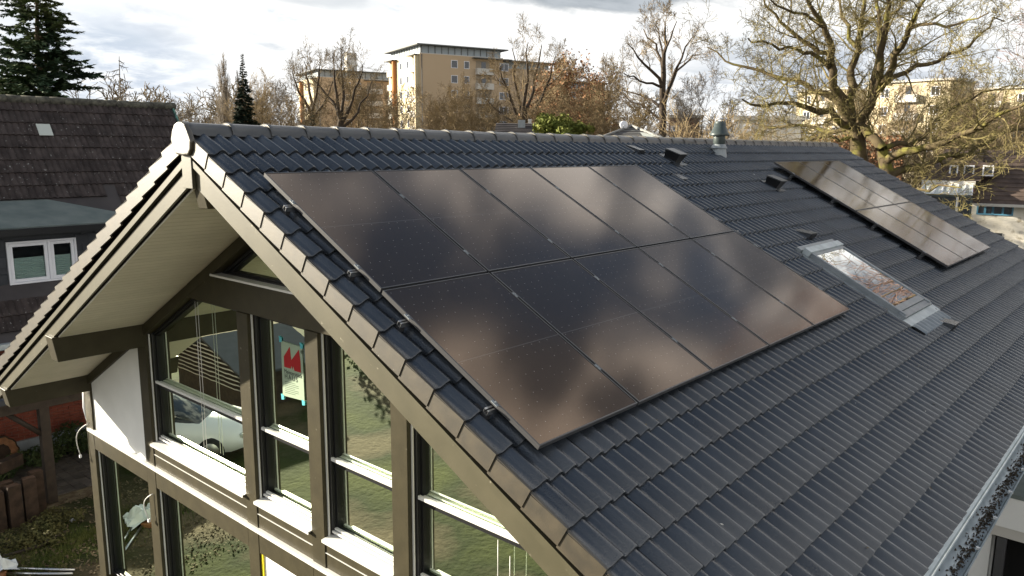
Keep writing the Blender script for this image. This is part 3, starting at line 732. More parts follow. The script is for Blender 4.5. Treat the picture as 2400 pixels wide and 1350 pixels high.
def vent_tile(x, s, w=.20, h=.075):
    b = MB(); b.add([V((-w / 2, .22, .015)), V((w / 2, .22, .015)), V((-w / 2, -.04, .02)), V((w / 2, -.04, .02)), V((-w / 2, -.04, h + .02)), V((w / 2, -.04, h + .02))], [(0, 1, 5, 4), (2, 4, 5, 3), (0, 4, 2), (1, 3, 5)])
    v = b.build('vent_tile', M['tile'], house); v.matrix_local = Matrix.Translation(HOFF) @ slope_m(x, s)
    b = MB(); b.box(-w * .4, w * .4, -.048, -.042, .03, h + .005); b.build('grille', M['black'], v)
vent_tile(8.10, 3.03, .26, .09); vent_tile(8.12, 5.26, .26, .09); vent_tile(6.98, .45, .16, .05); vent_tile(7.05, 1.28, .18, .02)

b = MB(); rf = random.Random(19)
for _ in range(190):
    x, s = rf.uniform(.3, 12) ** 1.0, rf.uniform(.3, 6.4)
    if covered(x, s) or (SKX0 < x < SKX1 and SKS0 < s < SKS1): continue
    n = wave(x - X0T) + .006; a = rf.uniform(0, 6.28); l = rf.uniform(.008, .024)
    dx, ds = cos(a) * l, sin(a) * l
    b.add([rp(x - dx, s - ds, n), rp(x + ds * .35, s - dx * .35, n + .004), rp(x + dx, s + ds, n + .002), rp(x - ds * .35, s + dx * .35, n)], [(0, 1, 2, 3)], 0 if rf.random() < .65 else 1)
fl = b.build('leaf_flakes', [M['litter'], M['parapet']]); kind(fl, 'stuff'); fl['label'] = 'tiny leaf scraps and droppings scattered over the dark roof tiles'; fl['category'] = 'debris'
# solar panels ------------------------------------------------------
def panel_meshes(w, h):
    b = MB(); f = .011
    b.ring([(0, 0), (w, 0), (w, -h), (0, -h)], [(f, -f), (w - f, -f), (w - f, -h + f), (f, -h + f)], -.035, .0, lambda a, c, z: V((a, c, z)))
    fr = b.mesh('frame', M['blackframe'])
    b = MB(); b.add([V((f, -f, -.003)), V((w - f, -f, -.003)), V((w - f, -h + f, -.003)), V((f, -h + f, -.003))], [(3, 2, 1, 0)])
    gl = b.mesh('glass', M['solar'])
    b = MB(); b.add([V((f, -f, -.012)), V((w - f, -f, -.012)), V((w - f, -h + f, -.012)), V((f, -h + f, -.012))], [(0, 1, 2, 3)])
    return fr, gl, b.mesh('backsheet', M['dark'])
pmesh = panel_meshes(1.146, 1.706); qmesh = panel_meshes(1.134, 1.704)
ORD = ['leftmost', 'second from left', 'middle', 'fourth from left', 'rightmost']
for j in range(2):
    for i in range(5):
        row = ('upper', 'lower')[j]
        lab = f'black solar panel, {ORD[i]} in the {row} row of the large ten-panel array'
        t = thing('solar_panel', lab, 'solar panel', group='panels of the large solar array', mw=slope_m(PX + i * PW, PS + j * PH, PN))
        for me in pmesh: link(me.name.split('.')[0], me, t)
ORD3 = ['left', 'middle', 'right']
for j in range(2):
    for i in range(3):
        row = ('upper', 'lower')[j]
        lab = f'black solar panel, {ORD3[i]} one in the {row} row of the small array past the skylight'
        t = thing('solar_panel', lab, 'solar panel', group='panels of the small solar array', mw=slope_m(QX + i * QW, QS + j * QH, QN))
        for me in qmesh: link(me.name.split('.')[0], me, t)
def rail(x0, x1, s, n1, lab, grp, seams):
    t = thing('mounting_rail', lab, 'mounting rail', group=grp, mw=slope_m(x0, s, n1))
    b = MB(); L_ = x1 - x0
    b.box(0, L_, -.020, .020, -.040, -.034); b.box(0, L_, -.020, -.016, -.034, .0); b.box(0, L_, .016, .020, -.034, .0); b.box(0, L_, -.0155, -.006, -.006, -.001); b.box(0, L_, .006, .0155, -.006, -.001)
    b.build('profile', M['metal'], t)
    for x in seams:
        b = MB(); b.box(x - x0 - .017, x - x0 + .017, -.03, .03, .034, .040); b.lathe([(.0, .047), (.008, .047), (.008, .040)], V((x - x0, 0, 0)), 8); b.build('clamp', M['lead'], t)
    for x in (.03 + .35 * 0, 1.2, 2.4, 3.6, 4.8, L_ - .1):
        if x > L_: continue
        b = MB(); b.box(x - .02, x + .02, -.02, .03, -n1 + .0, -.041); b.box(x - .02, x + .02, .03, .12, -n1 + .01, -n1 + .02); b.build('roof_hook', M['blackframe'], t)
for s, nm in ((1.50, 'highest'), (2.44, 'second highest'), (3.08, 'third highest'), (4.04, 'lowest')):
    rail(PX - .07, PX + 5 * PW + .03, s, PN - .041, f'aluminium mounting rail poking out left of the large array, {nm} of four', 'mounting rails of the large array', [PX - .004] + [PX + i * PW - .011 for i in range(1, 5)] + [PX + 5 * PW - .02])
for s, nm in ((1.48, 'highest'), (2.35, 'second highest'), (3.17, 'third highest'), (4.06, 'lowest')):
    rail(QX - .06, QX + 3 * QW + .03, s, QN - .041, f'mounting rail on dark hooks under the small array, {nm} of four', 'mounting rails of the small array', [QX - .004, QX + QW - .006, QX + 2 * QW - .006])

# ================================================================== LEFT NEIGHBOUR
nb = thing('neighbour_house', 'old house with mottled brown tiled roof, slate dormer and red brick ground floor', 'house', (3, 13.4, GZ))
NOFF = -V((3, 13.4, GZ))
def npart(name, b, mats, bevel=0, parent=None):
    o = b.build(name, mats, parent if parent is not None else nb, bevel)
    if parent is None: o.location = NOFF
    return o
NX0, NX1, NY, NRY, NRZ = -.9, 7.85, 13.4, 16.5, 1.0
NEY, NEZ = 12.5, -4.5
npit = atan2(NRZ - NEZ, NRY - NEY); ncs, nsn = cos(npit), sin(npit)
def npt(x, t, n): return V((x, NRY - t * ncs - n * nsn, NRZ - t * nsn + n * ncs))   # t down the slope from the ridge
NSL = hypot(NRZ - NEZ, NRY - NEY)
b = MB()
b.add([npt(NX0, 0, -.03), npt(NX1, 0, -.03), npt(NX1, NSL, -.03), npt(NX0, NSL, -.03)], [(3, 2, 1, 0)])
b.add([V((NX0, NRY, NRZ - .03)), V((NX1, NRY, NRZ - .03)), V((NX1, 20.5, NEZ)), V((NX0, 20.5, NEZ))], [(0, 1, 2, 3)])
nroof = npart('roof', b, M['darkroof'])
bt = MB(); k = 8; TW = .30; LT = .385
xs = [TW * i / k for i in range(k + 1)]
def ow(x): return .034 * abs(sin(2 * pi * x / TW)) ** .8
vs = [V((x, y, ow(x) + z)) for y, z in ((LT + .02, -.034), (0, 0), (0, -.036)) for x in xs]
bt.add(vs, [(r * (k + 1) + i, (r + 1) * (k + 1) + i, (r + 1) * (k + 1) + i + 1, r * (k + 1) + i + 1) for r in range(2) for i in range(k)])
NT_me = bt.mesh('roof_tile', M['oldtile'])
NM = Matrix(((1, 0, 0, 0), (0, ncs, -nsn, 0), (0, nsn, ncs, 0), (0, 0, 0, 1)))
DORM_T = 4.55     # dormer roof starts here down the slope
for r in range(int(NSL / LT) + 1):
    t = (r + 1) * LT
    for kx in range(int((NX1 - 1.2) / TW)):
        x = 1.2 + kx * TW
        zc = NRZ - t * nsn
        if x < 5.2 and -3.80 < zc < -1.70 + .14 * max(0, x - 3.4): continue
        if t > NSL + .02: continue
        m = NM.copy(); m.translation = npt(x, t, 0); m = m @ Matrix.Rotation(random.gauss(0, .012), 4, 'X') @ Matrix.Rotation(random.gauss(0, .008), 4, 'Z')
        link('roof_tile', NT_me, nroof, mw=m)
b = MB()
for i in range(26):
    x = NX0 + .34 * i
    b.tube([V((x, NRY, NRZ - .03 + random.gauss(0, .006))), V((x + .36, NRY, NRZ - .02 + random.gauss(0, .006)))], [.115, .105], 8)
kind(npart('ridge_capping', b, M['oldridge'], parent=nroof), 'stuff')
b = MB(); b.prism([(-.05, .02), (NSL, .02), (NSL, -.12), (-.05, -.12)], NX1, NX1 + .05, lambda t, n, x: npt(x, t, n)); npart('verge_strip', b, pm('verdigris_strip', (.10, .24, .20), (.05, .09, .08), 6, rough=.6), parent=nroof)
# glass tile
b = MB(); b.box(0, .33, .0, .36, .012, .03); o = b.build('glass_tile', M['consglass'], nroof); m = NM.copy(); m.translation = npt(3.98, 1.19, .02); o.matrix_local = m
# dormer: slate front, shallow felt roof
b = MB(); b.box(.6, 5.5, NY + .14, NY + .9, -3.95, -2.12); dorm = npart('dormer', b, M['slate'])
b = MB(); b.prism([(NY - .35, -2.10), (NY - .35, -2.02), (14.75, -1.50), (14.75, -1.60)], .4, 3.6, yz)
b.add([V((3.6, NY - .35, -2.02)), V((5.6, NY - .35, -2.02)), V((3.6, 14.75, -1.50)), V((3.6, NY - .35, -2.10)), V((5.6, NY - .35, -2.10))], [(0, 1, 2), (3, 4, 1, 0)])
b.build('dormer_roof', M['felt'], dorm)
b = MB(); b.box(.4, 5.62, NY - .42, NY - .35, -2.20, -2.05); b.build('fascia', M['black'], dorm)
b = MB(); b.ring([(.6, -3.95), (5.5, -3.95), (5.5, -2.12), (.6, -2.12)], [(2.30, -3.34), (3.74, -3.34), (3.74, -2.39), (2.30, -2.39)], NY - .001, NY + .139, lambda a, c, h: V((a, h, c))); b.build('cheek', M['slate'], dorm)
bs = MB(); bs.box(.003, .297, -.022, -.002, .002, .245); SL_me = bs.mesh('slate', M['slate'])
for r in range(9):
    for kx in range(17):
        x = .6 + kx * .30 + (.15 if r % 2 else 0); z = -3.95 + r * .20
        if 2.1 < x + .15 < 3.9 and -3.45 < z + .12 < -2.2 and not (x > 3.55 and z > -2.3): continue
        if x > 5.2: continue
        link('slate', SL_me, dorm, mw=Matrix.Translation((x, NY, z)) @ Matrix.Rotation(.06, 4, 'X'))
# its white window with pleated blinds
def wbox(b, x0, x1, z0, z1, y0, y1): b.box(x0, x1, y0, y1, z0, z1)
b = MB(); rect = lambda x0, x1, z0, z1: [(x0, z0), (x1, z0), (x1, z1), (x0, z1)]
xz = lambda a, c, h: V((a, h, c))
wx0, wx1, wz0, wz1 = 2.28, 3.76, -3.36, -2.37
xm = 3.16
b.ring(rect(wx0, wx1, wz0, wz1), inset(rect(wx0, wx1, wz0, wz1), .045), NY - .07, NY + .03, xz)
b.box(xm - .03, xm + .03, NY - .068, NY + .03, wz0 + .046, wz1 - .046)
wn = npart('window', b, M['pvc'], .004)
for a0, a1 in ((wx0 + .05, xm - .035), (xm + .035, wx1 - .05)):
    r_o = rect(a0, a1, wz0 + .05, wz1 - .05); r_i = inset(r_o, .07)
    b = MB(); b.ring(r_o, r_i, NY - .05, NY + .02, xz); b.build('sash', M['pvc'], wn, .004)
    b = MB(); b.add([V((q[0], NY - .02, q[1])) for q in r_i], [(0, 1, 2, 3)]); b.build('pane', M['clearglass'], wn)
    b = MB(); zt = wz0 + .62; z = r_i[0][1]; i = 0; vs = []
    while z < zt:
        vs.append((z, NY + .03 + (.018 if i % 2 else 0))); z += .024; i += 1
    q = [V((x, y, z)) for z, y in vs for x in (r_i[0][0], r_i[1][0])]
    b.add(q, [(2 * j, 2 * j + 1, 2 * j + 3, 2 * j + 2) for j in range(len(vs) - 1)]); b.build('pleated_blind', M['blind'], wn)
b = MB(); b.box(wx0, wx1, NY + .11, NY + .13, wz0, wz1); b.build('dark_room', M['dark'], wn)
b = MB(); b.box(NX0, NX1, NEY - .12, NEY + .05, NEZ - .12, NEZ + .0); npart('gutter', b, M['zinc'])
b = MB(); b.box(NX0 + .2, NX1 - .2, NEY, NY + .02, NEZ - .16, NEZ - .13); npart('eaves_board', b, M['black'])
# brick ground floor
b = MB(); b.box(NX0, NX1 - .25, NY + .012, 20.0, GZ, NEZ - .1); b.prism([(NY + .1, NEZ), (NRY, NRZ - .1), (20, NEZ)], NX1 - .30, NX1 - .25, yz); nwall = npart('wall', b, M['mortar'])
b = MB(); row = 0; z = GZ + .42
while z < NEZ - .2:
    x = 1.0 - (.125 if row % 2 else 0)
    while x < 4.8:
        d = random.gauss(0, .0025); b.box(x, x + .24, NY - .012 + d, NY + .02, z, z + .071); x += .252
    z += .083; row += 1
kind(npart('bricks', b, M['brick'], parent=nwall), 'stuff')
b = MB(); b.box(NX0, NX1 - .3, NY - .05, NY + .03, GZ, GZ + .40); npart('plinth', b, M['plinth'])
b = MB(); b.ring(rect(3.22, 3.72, -5.95, -5.50), inset(rect(3.22, 3.72, -5.95, -5.50), .05), NY - .06, NY - .0, xz); wv = npart('window', b, M['darkwood'])
b = MB(); b.add([V((3.26, NY - .02, -5.92)), V((3.68, NY - .02, -5.92)), V((3.68, NY - .02, -5.53)), V((3.26, NY - .02, -5.53))], [(0, 1, 2, 3)]); b.build('pane', M['winglass'], wv)

# carport
cp = thing('carport', 'dark timber carport in front of the red brick wall', 'carport', (1.75, 10.25, GZ))
COFF = -V((1.75, 10.25, GZ))
def cpart(n, b, m): o = b.build(n, m, cp); o.location = COFF; return o
b = MB(); b.box(-.4, 4.6, 10.14, 10.32, -5.42, -5.17); cpart('beam', b, M['darkwood'])
b = MB(); b.box(-.5, 4.8, 10.0, 13.3, -5.165, -5.06); cpart('roof', b, M['slate'])
for x in (1.75, -.25, 4.4):
    b = MB(); b.box(x - .09, x + .09, 10.16, 10.34, GZ, -5.42); cpart('post', b, M['darkwood'])
b = MB(); b.tube([V((1.70, 10.25, -6.0)), V((1.12, 10.25, -5.42))], .06, 4); cpart('brace', b, M['darkwood'])

# ------------------------------------------------------------------ yard bits, lower left
pav = MB(); pav.box(1.0, 6.0, 10.0, 13.3, GZ - .05, GZ + .008); pavo = kind(pav.build('paving', M['litter']), 'structure')
bp = MB(); bp.box(.006, .194, .006, .194, 0, .032); PV_me = bp.mesh('paver', M['paver'])
for i in range(14):
    for j in range(12):
        link('paver', PV_me, pavo, mw=Matrix.Translation((1.3 + i * .2, 10.45 + j * .2, GZ + .006 + random.gauss(0, .004))) @ Matrix.Rotation(random.gauss(0, .02), 4, 'X'))
def sleeper(x, y, z, rz, h, lab, lay=False):
    b = MB(); b.box(-.115, .115, -.085, .085, 0, h)
    b.box(-.105, .105, -.075, .075, h, h + .002, 1)
    o = b.build('railway_sleeper', [M['sleeper'], M['cutend']], None, .008)
    m = Matrix.Translation((x, y, z)) @ Matrix.Rotation(rz, 4, 'Z')
    if lay: m = m @ Matrix.Rotation(pi / 2, 4, 'Y')
    o.matrix_world = m
    return tag(o, lab, 'timber', 'old sleepers stacked by the carport')
sl = [(.62, 9.62, .80, 'upright dark sleeper, front left of the stack by the carport post'), (.90, 9.60, .86, 'upright dark sleeper, front middle of the stack by the carport post'),
      (1.20, 9.66, .90, 'upright dark sleeper with pale top, front right of the stack'), (.55, 9.95, .92, 'upright sleeper in the second row of the stack, far left'),
      (.88, 9.93, .84, 'upright sleeper in the second row of the stack, middle'), (1.42, 9.98, .88, 'upright sleeper nearest to the carport post'), (.70, 10.25, 1.0, 'tallest upright sleeper at the back of the stack')]
for x, y, h, lab in sl: sleeper(x, y, GZ, random.gauss(0, .06), h, lab)
sleeper(.55, 10.0, GZ + 1.06, .5, .85, 'sleeper lying across the top of the upright stack', True)
b = MB(); n_ = 26; rr = [.36 * (1 + random.gauss(0, .025)) for _ in range(n_)]
for r0, d0, d1, mi in ((1.0, -.07, .07, 0), (.90, -.075, -.069, 1)):
    b.prism([(rr[i] * r0 * cos(2 * pi * i / n_), rr[i] * r0 * sin(2 * pi * i / n_)) for i in range(n_)], d0, d1, lambda a, c, h: V((a, h, c)), mi)
b.prism([(rr[i] * .5 * cos(2 * pi * i / n_), rr[i] * .5 * sin(2 * pi * i / n_)) for i in range(n_)], -.079, -.074, lambda a, c, h: V((a, h, c)), 0)
o = b.build('log_slice', [M['sleeper'], M['endgrain']]); o.matrix_world = Matrix.Translation((1.62, 12.95, GZ + .40)) @ Matrix.Rotation(-.2, 4, 'X'); tag(o, 'round slice of tree trunk leaning against the pale plinth', 'log')

def leaf_clump(b, c, rad, n, sz, rnd, flat=1.0, mi=0):
    for _ in range(n):
        while True:
            q = V((rnd.uniform(-1, 1), rnd.uniform(-1, 1), rnd.uniform(-1, 1)))
            if .25 < q.length < 1: break
        p_ = c + V((q.x * rad, q.y * rad, q.z * rad * flat))
        d = (q + V((rnd.gauss(0, .5), rnd.gauss(0, .5), rnd.gauss(.3, .5)))).normalized(); e = d.orthogonal().normalized(); e.rotate(Matrix.Rotation(rnd.uniform(0, 6.28), 3, d)); f_ = d.cross(e)
        l = sz * rnd.uniform(.6, 1.3)
        b.add([p_ - e * l, p_ + f_ * l * .45 + d * l * .2, p_ + e * l, p_ - f_ * l * .45 + d * l * .2], [(0, 1, 2, 3)], mi)
R = random.Random(11)
def shrub(px_list, name, mat, lab, cat='shrub', group=None):
    c0 = px_list[0][0]; t = thing(name, lab, cat, (c0.x, c0.y, GZ), group)
    b = MB(); s_ = MB()
    for c, r, n, sz, fl in px_list:
        leaf_clump(b, c - V((c0.x, c0.y, GZ)), r, n, sz, R, fl)
        for _ in range(6):
            q = c - V((c0.x, c0.y, GZ)); s_.tube([V((q.x + R.gauss(0, .04), q.y + R.gauss(0, .04), 0)), q + V((R.gauss(0, r * .5), R.gauss(0, r * .5), r * fl * R.uniform(0, .8)))], [.012, .004], 4)
    s_.build('stem', M['darkwood'], t); b.build('foliage', mat, t)
shrub([(V((3.05, 12.75, GZ + .38)), .46, 900, .055, .9), (V((3.3, 12.5, GZ + .25)), .32, 350, .05, .8)], 'shrub', M['shrub'], 'dark leafy shrub at the plinth between carport post and house corner')
shrub([(V((2.35, 12.55, GZ + .22)), .42, 600, .05, .6), (V((1.95, 12.7, GZ + .2)), .35, 400, .05, .6)], 'shrub', M['shrub'], 'low green shrub at the plinth just left of the carport post')
shrub([(V((1.35, 12.3, GZ + .2)), .40, 500, .05, .6)], 'shrub', M['shrub'], 'low green shrub in front of the round log slice')
b = MB()
for (x, y, r, n) in ((1.15, 8.95, .42, 650), (.85, 8.6, .35, 450), (1.5, 9.3, .3, 400), (.55, 8.8, .4, 450), (1.75, 9.0, .22, 200), (1.1, 8.4, .3, 250)):
    leaf_clump(b, V((x, y, GZ + .12)), r, n, .035, R, .5)
o = kind(b.build('ivy', M['ivy']), 'stuff'); o['label'] = 'olive ground ivy creeping in front of the stacked sleepers'; o['category'] = 'ivy'
b = MB()
for _ in range(4200):
    x, y = R.uniform(-1.5, 3.5), R.uniform(5.5, 10.2)
    a = R.uniform(0, 6.28); l = R.uniform(.015, .04); d = V((cos(a), sin(a), R.gauss(0, .4))) * l; e = V((-sin(a), cos(a), R.gauss(0, .4))) * l * .6
    c = V((x, y, GZ + .012 + R.random() * .02)); b.add([c - d, c + e, c + d, c - e], [(0, 1, 2, 3)])
kind(b.build('leaf_litter', M['litter']), 'stuff')
b = MB()
for _ in range(6000):
    cx_, cy_, sp_ = R.choice(((.85, 7.75, .5), (.2, 8.3, .6), (1.6, 8.2, .3), (2.0, 7.3, .4), (-1, 8, .8)))
    x, y = R.gauss(cx_, sp_ * .6), R.gauss(cy_, sp_ * .5); h = R.uniform(.04, .11); a = R.uniform(0, 6.28); d = V((cos(a), sin(a), 0)) * .006
    lean = V((R.gauss(0, .03), R.gauss(0, .03), h)); c = V((x, y, GZ)); b.add([c - d, c + d, c + lean], [(0, 1, 2)])
kind(b.build('grass', M['blade']), 'stuff')
def foil(c, r, mat, lab, name='plastic_sheet', n=9, h=.3, cat='plastic sheet'):
    b = MB(); vs = []
    for i in range(n):
        for j in range(n):
            u, v = i / (n - 1) * 2 - 1, j / (n - 1) * 2 - 1
            vs.append(c + V((u * r * (1 + R.gauss(0, .12)), v * r * (1 + R.gauss(0, .12)), max(.012, h * (1 - .5 * (u * u + v * v)) * R.uniform(.2, 1)))))
    b.add(vs, [(i * n + j, i * n + j + 1, (i + 1) * n + j + 1, (i + 1) * n + j) for i in range(n - 1) for j in range(n - 1)])
    return tag(b.build(name, mat), lab, cat)
foil(V((.05, 8.05, GZ)), .32, M['plastic'], 'crumpled white plastic foil on the soil beside the metal tubes', h=.4)
for k_, (p0, p1, lab) in enumerate(((V((.25, 7.98, GZ + .03)), V((1.02, 7.02, GZ + .03)), 'thin aluminium tube on bare soil, farther of the pair'), (V((.15, 7.82, GZ + .03)), V((.95, 6.92, GZ + .03)), 'thin aluminium tube on bare soil, nearer of the pair'))):
    b = MB(); b.tube([p0, p1], .022, 8); tag(b.build('metal_tube', M['metal']), lab, 'tube', 'aluminium tubes on the soil')
b = MB(); b.box(-.3, .3, -.09, .09, 0, .08); o = b.build('wood_offcut', M['endgrain']); o.matrix_world = Matrix.Translation((-.05, 7.6, GZ)) @ Matrix.Rotation(.9, 4, 'Z'); tag(o, 'orange wooden offcut on the ground under the white foil', 'wood')
b = MB(); b.tube([V((.35, 8.45, GZ + .03)), V((.9, 8.35, GZ + .05)), V((1.45, 8.62, GZ + .03))], .035, 5); tag(b.build('fallen_branch', M['darkwood']), 'dark fallen branch lying on the leaf litter by the ivy', 'branch')
b = MB(); b.box(-.05, .05, -.03, .03, 0, .04); o = b.build('brick_chip', M['pvc']); o.matrix_world = Matrix.Translation((1.72, 9.05, GZ)) @ Matrix.Rotation(.4, 4, 'Z'); tag(o, 'small white stone chip on the soil right of the ivy', 'stone')

# things lying inside the rooms behind the panes
def inside(c, r, mat, lab, h): foil(c, r, mat, lab, h=h)
inside(V((2.0, 4.7, GZ + .13)), .42, M['plastic'], 'white crumpled foil behind the left ground floor pane', .55)
inside(V((1.75, 4.45, GZ + .13)), .26, M['redplastic'], 'red crumpled foil behind the left ground floor pane', .55)
inside(V((2.6, 1.9, GZ + .13)), .6, M['plastic'], 'white plastic heap behind the second ground floor pane', .4)
inside(V((2.1, -1.0, -4.70)), .28, M['plastic'], 'white paper bag behind the third upper window', .7)
inside(V((2.3, -1.25, -4.70)), .26, M['yellow'], 'yellow insulation scrap behind the third upper window', .6)
b = MB(); b.tube([V((2.2, 5.2, GZ + .13)), V((1.9, 4.1, -6.0))], .03, 6); tag(b.build('metal_profile', M['metal']), 'leaning aluminium profile behind the left ground floor pane', 'profile')

# ------------------------------------------------------------------ garage under the gutter, lower right
ga = thing('garage', 'low pale garage with dark open front under the zinc gutter', 'garage', (8, -7, GZ))
def gpart(n, b, m, bev=0): o = b.build(n, m, ga, bev); o.location = -V((8, -7, GZ)); return o
b = MB(); b.box(8.0, 14, -5.42, -5.20, GZ, -4.62); gpart('wall', b, M['white'])
b = MB(); b.box(8.0, 14, -9.2, -8.98, GZ, -4.62); gpart('wall', b, M['white'])
b = MB(); b.box(13.8, 14, -8.98, -5.42, GZ, -4.62); gpart('wall', b, M['white'])
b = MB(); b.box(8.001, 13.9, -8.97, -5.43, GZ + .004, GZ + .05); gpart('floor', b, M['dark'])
b = MB(); b.box(7.93, 7.999, -9.2, -5.20, -5.10, -4.955); gpart('lintel', b, M['parapet'])
b = MB(); b.box(7.90, 7.999, -9.25, -5.20, -4.95, -4.53); gpart('fascia', b, M['white'])
b = MB(); b.box(7.88, 14.05, -9.27, -5.20, -4.525, -4.47); gpart('roof', b, M['felt'])
b = MB(); b.box(7.92, 7.995, -5.60, -5.49, GZ, -5.11); gpart('door_jamb', b, M['blackframe'])
b = MB(); b.box(8.30, 8.34, -8.97, -5.43, GZ + .06, -4.96); gpart('dark_interior_sheet', b, M['dark'])  # added black sheet, its colour stands in for the shade inside the garage
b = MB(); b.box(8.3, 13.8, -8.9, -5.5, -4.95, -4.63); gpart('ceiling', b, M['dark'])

# ------------------------------------------------------------------ garden in front of the gable (seen in the panes)
car = thing('parked_car', 'white parked car in the front garden, mirrored in the gable window', 'car', mw=Matrix.Translation((-2.1, 11.2, GZ)) @ Matrix.Rotation(atan2(-.75, -.66), 4, 'Z'))
def loft(secs, b, mi=0):
    n = len(secs[0]); vs = sum(secs, [])
    b.add(vs, [(r * n + i, r * n + (i + 1) % n, (r + 1) * n + (i + 1) % n, (r + 1) * n + i) for r in range(len(secs) - 1) for i in range(n)] + [tuple(range(n - 1, -1, -1)), tuple((len(secs) - 1) * n + i for i in range(n))], mi, True)
def csec(x, w, z0, z1, wt): return [V((x, -w, z0)), V((x, -w, (z0 + z1) / 2)), V((x, -wt, z1)), V((x, 0, z1 + .02)), V((x, wt, z1)), V((x, w, (z0 + z1) / 2)), V((x, w, z0))]
b = MB(); loft([csec(-2.0, .70, .35, .80, .60), csec(-1.9, .82, .28, .92, .72), csec(-1.2, .86, .25, .96, .76), csec(0, .87, .25, .96, .78), csec(1.0, .86, .25, .92, .76), csec(1.7, .82, .28, .80, .68), csec(2.0, .66, .36, .66, .54)], b)
b.build('body', M['carpaint'], car)
b = MB(); loft([csec(-1.75, .70, .90, .95, .62), csec(-1.1, .70, .9, 1.40, .54), csec(.1, .72, .9, 1.44, .56), csec(.95, .70, .9, .95, .62)], b); b.build('cabin', M['winglass'], car)
b = MB(); b.box(-1.0, .05, -.52, .52, 1.43, 1.475); b.build('roof', M['carpaint'], car, .02)
for x in (-1.25, 1.25):
    for y in (-.80, .80):
        b = MB(); b.lathe([(.0, -.1), (.26, -.1), (.31, -.07), (.31, .07), (.26, .1), (.0, .1)], k=20)
        o = b.build('wheel', M['rubber'], car); o.matrix_local = Matrix.Translation((x, y, .31)) @ Matrix.Rotation(pi / 2, 4, 'X')
        b = MB(); b.lathe([(.0, .105), (.19, .105), (.2, .1)], k=16); b.lathe([(.0, -.105), (.19, -.105), (.2, -.1)], k=16); b.build('rim', M['metal'], o)
for y in (-.55, .55):
    b = MB(); b.box(1.86, 1.97, y - .14, y + .14, .56, .68); b.build('headlight', M['consglass'], car, .03)
sh = thing('garden_shed', 'low garden shed with pale slatted gable, mirrored in the gable window', 'shed', mw=Matrix.Translation((-4.6, 14.2, GZ)))
b = MB(); b.prism([(-1.85, 0), (1.85, 0), (1.85, 1.12), (0, 1.80), (-1.85, 1.12)], -2.6, 0, yz); b.build('wall', M['darkwood'], sh)
b = MB()
for sgn in (-1, 1): b.prism([(0, 1.90), (sgn * 2.1, 1.12), (sgn * 2.1, 1.05), (0, 1.82)], -2.7, .12, yz)
b.build('roof', M['slate'], sh)
for i in range(9):
    z = .62 + i * .125; hw = min(1.8, (1.76 - z) / .37)
    b = MB(); b.prism([(.01, z), (.01, z + .02), (.09, z + .085), (.09, z + .065)], -hw, hw, lambda x, zz, y: V((x, y, zz))); b.build('slat', M['parapet'], sh)
def hedge(p0, p1, h, w, lab, n=5200):
    L_ = (p1 - p0).length; t = thing('hedge', lab, 'hedge', p0)
    b = MB(); u = (p1 - p0).normalized(); vv = V((-u.y, u.x, 0))
    for _ in range(n):
        c = u * R.uniform(0, L_) + vv * R.uniform(-w, w) + V((0, 0, R.uniform(.05, h) * R.uniform(.9, 1.1)))
        d = V((R.gauss(0, 1), R.gauss(0, 1), R.gauss(0, 1))).normalized(); e = d.orthogonal().normalized(); f_ = d.cross(e); l = R.uniform(.06, .14)
        b.add([c - e * l, c + f_ * l * .6, c + e * l, c - f_ * l * .6], [(0, 1, 2, 3)])
    b.build('foliage', M['shrub'], t)
    b = MB()
    for i in range(int(L_ / .8)): b.tube([u * (i * .8 + .3), u * (i * .8 + .4) + V((0, 0, h * .8))], [.03, .01], 4)
    b.build('stem', M['darkwood'], t)
hedge(V((-11.5, 2, GZ)), V((-11.0, 16, GZ)), 2.2, .6, 'clipped green hedge along the front garden, mirrored in the window panes')

# ------------------------------------------------------------------ trees
def grow(out, p_, d, r, L_, lev, P, rnd):
    n = P['n'][lev]; st = L_ / n; pts = [p_.copy()]; rad = [r]; dirs = [d.copy()]
    for i in range(n):
        w = P['w'][lev]
        d = (d + V((rnd.gauss(0, w), rnd.gauss(0, w), rnd.gauss(0, w) + P['up'][lev]))).normalized()
        p_ = p_ + d * st; pts.append(p_.copy()); rad.append(max(P['rmin'], r * (1 - P['tap'] * (i + 1) / n))); dirs.append(d.copy())
    out.append((pts, rad, lev))
    if lev + 1 < len(P['n']): kids(out, pts, rad, dirs, L_, lev, P, rnd)
def kids(out, pts, rad, dirs, L_, lev, P, rnd, t0=None):
    n = len(pts) - 1; c = P['c'][lev]; t0 = P['t0'][lev] if t0 is None else t0
    for q in range(c):
        t = t0 + (1 - t0) * (q + rnd.random()) / c; i = min(n - 1, int(t * n)); f = t * n - i
        pp = pts[i].lerp(pts[i + 1], f); rr = rad[i] * (1 - f) + rad[i + 1] * f; dd = dirs[i + 1]
        ax = dd.orthogonal().normalized(); ax.rotate(Matrix.Rotation(rnd.uniform(0, 2 * pi), 3, dd))
        nd_ = dd.copy(); nd_.rotate(Matrix.Rotation(radians(rnd.uniform(*P['ang'][lev])), 3, ax))
        ll = L_ * P['len'][lev] * (1.15 - P['sh'][lev] * t) * rnd.uniform(.7, 1.25)
        grow(out, pp, nd_, max(P['rmin'], rr * P['rr']), ll, lev + 1, P, rnd)
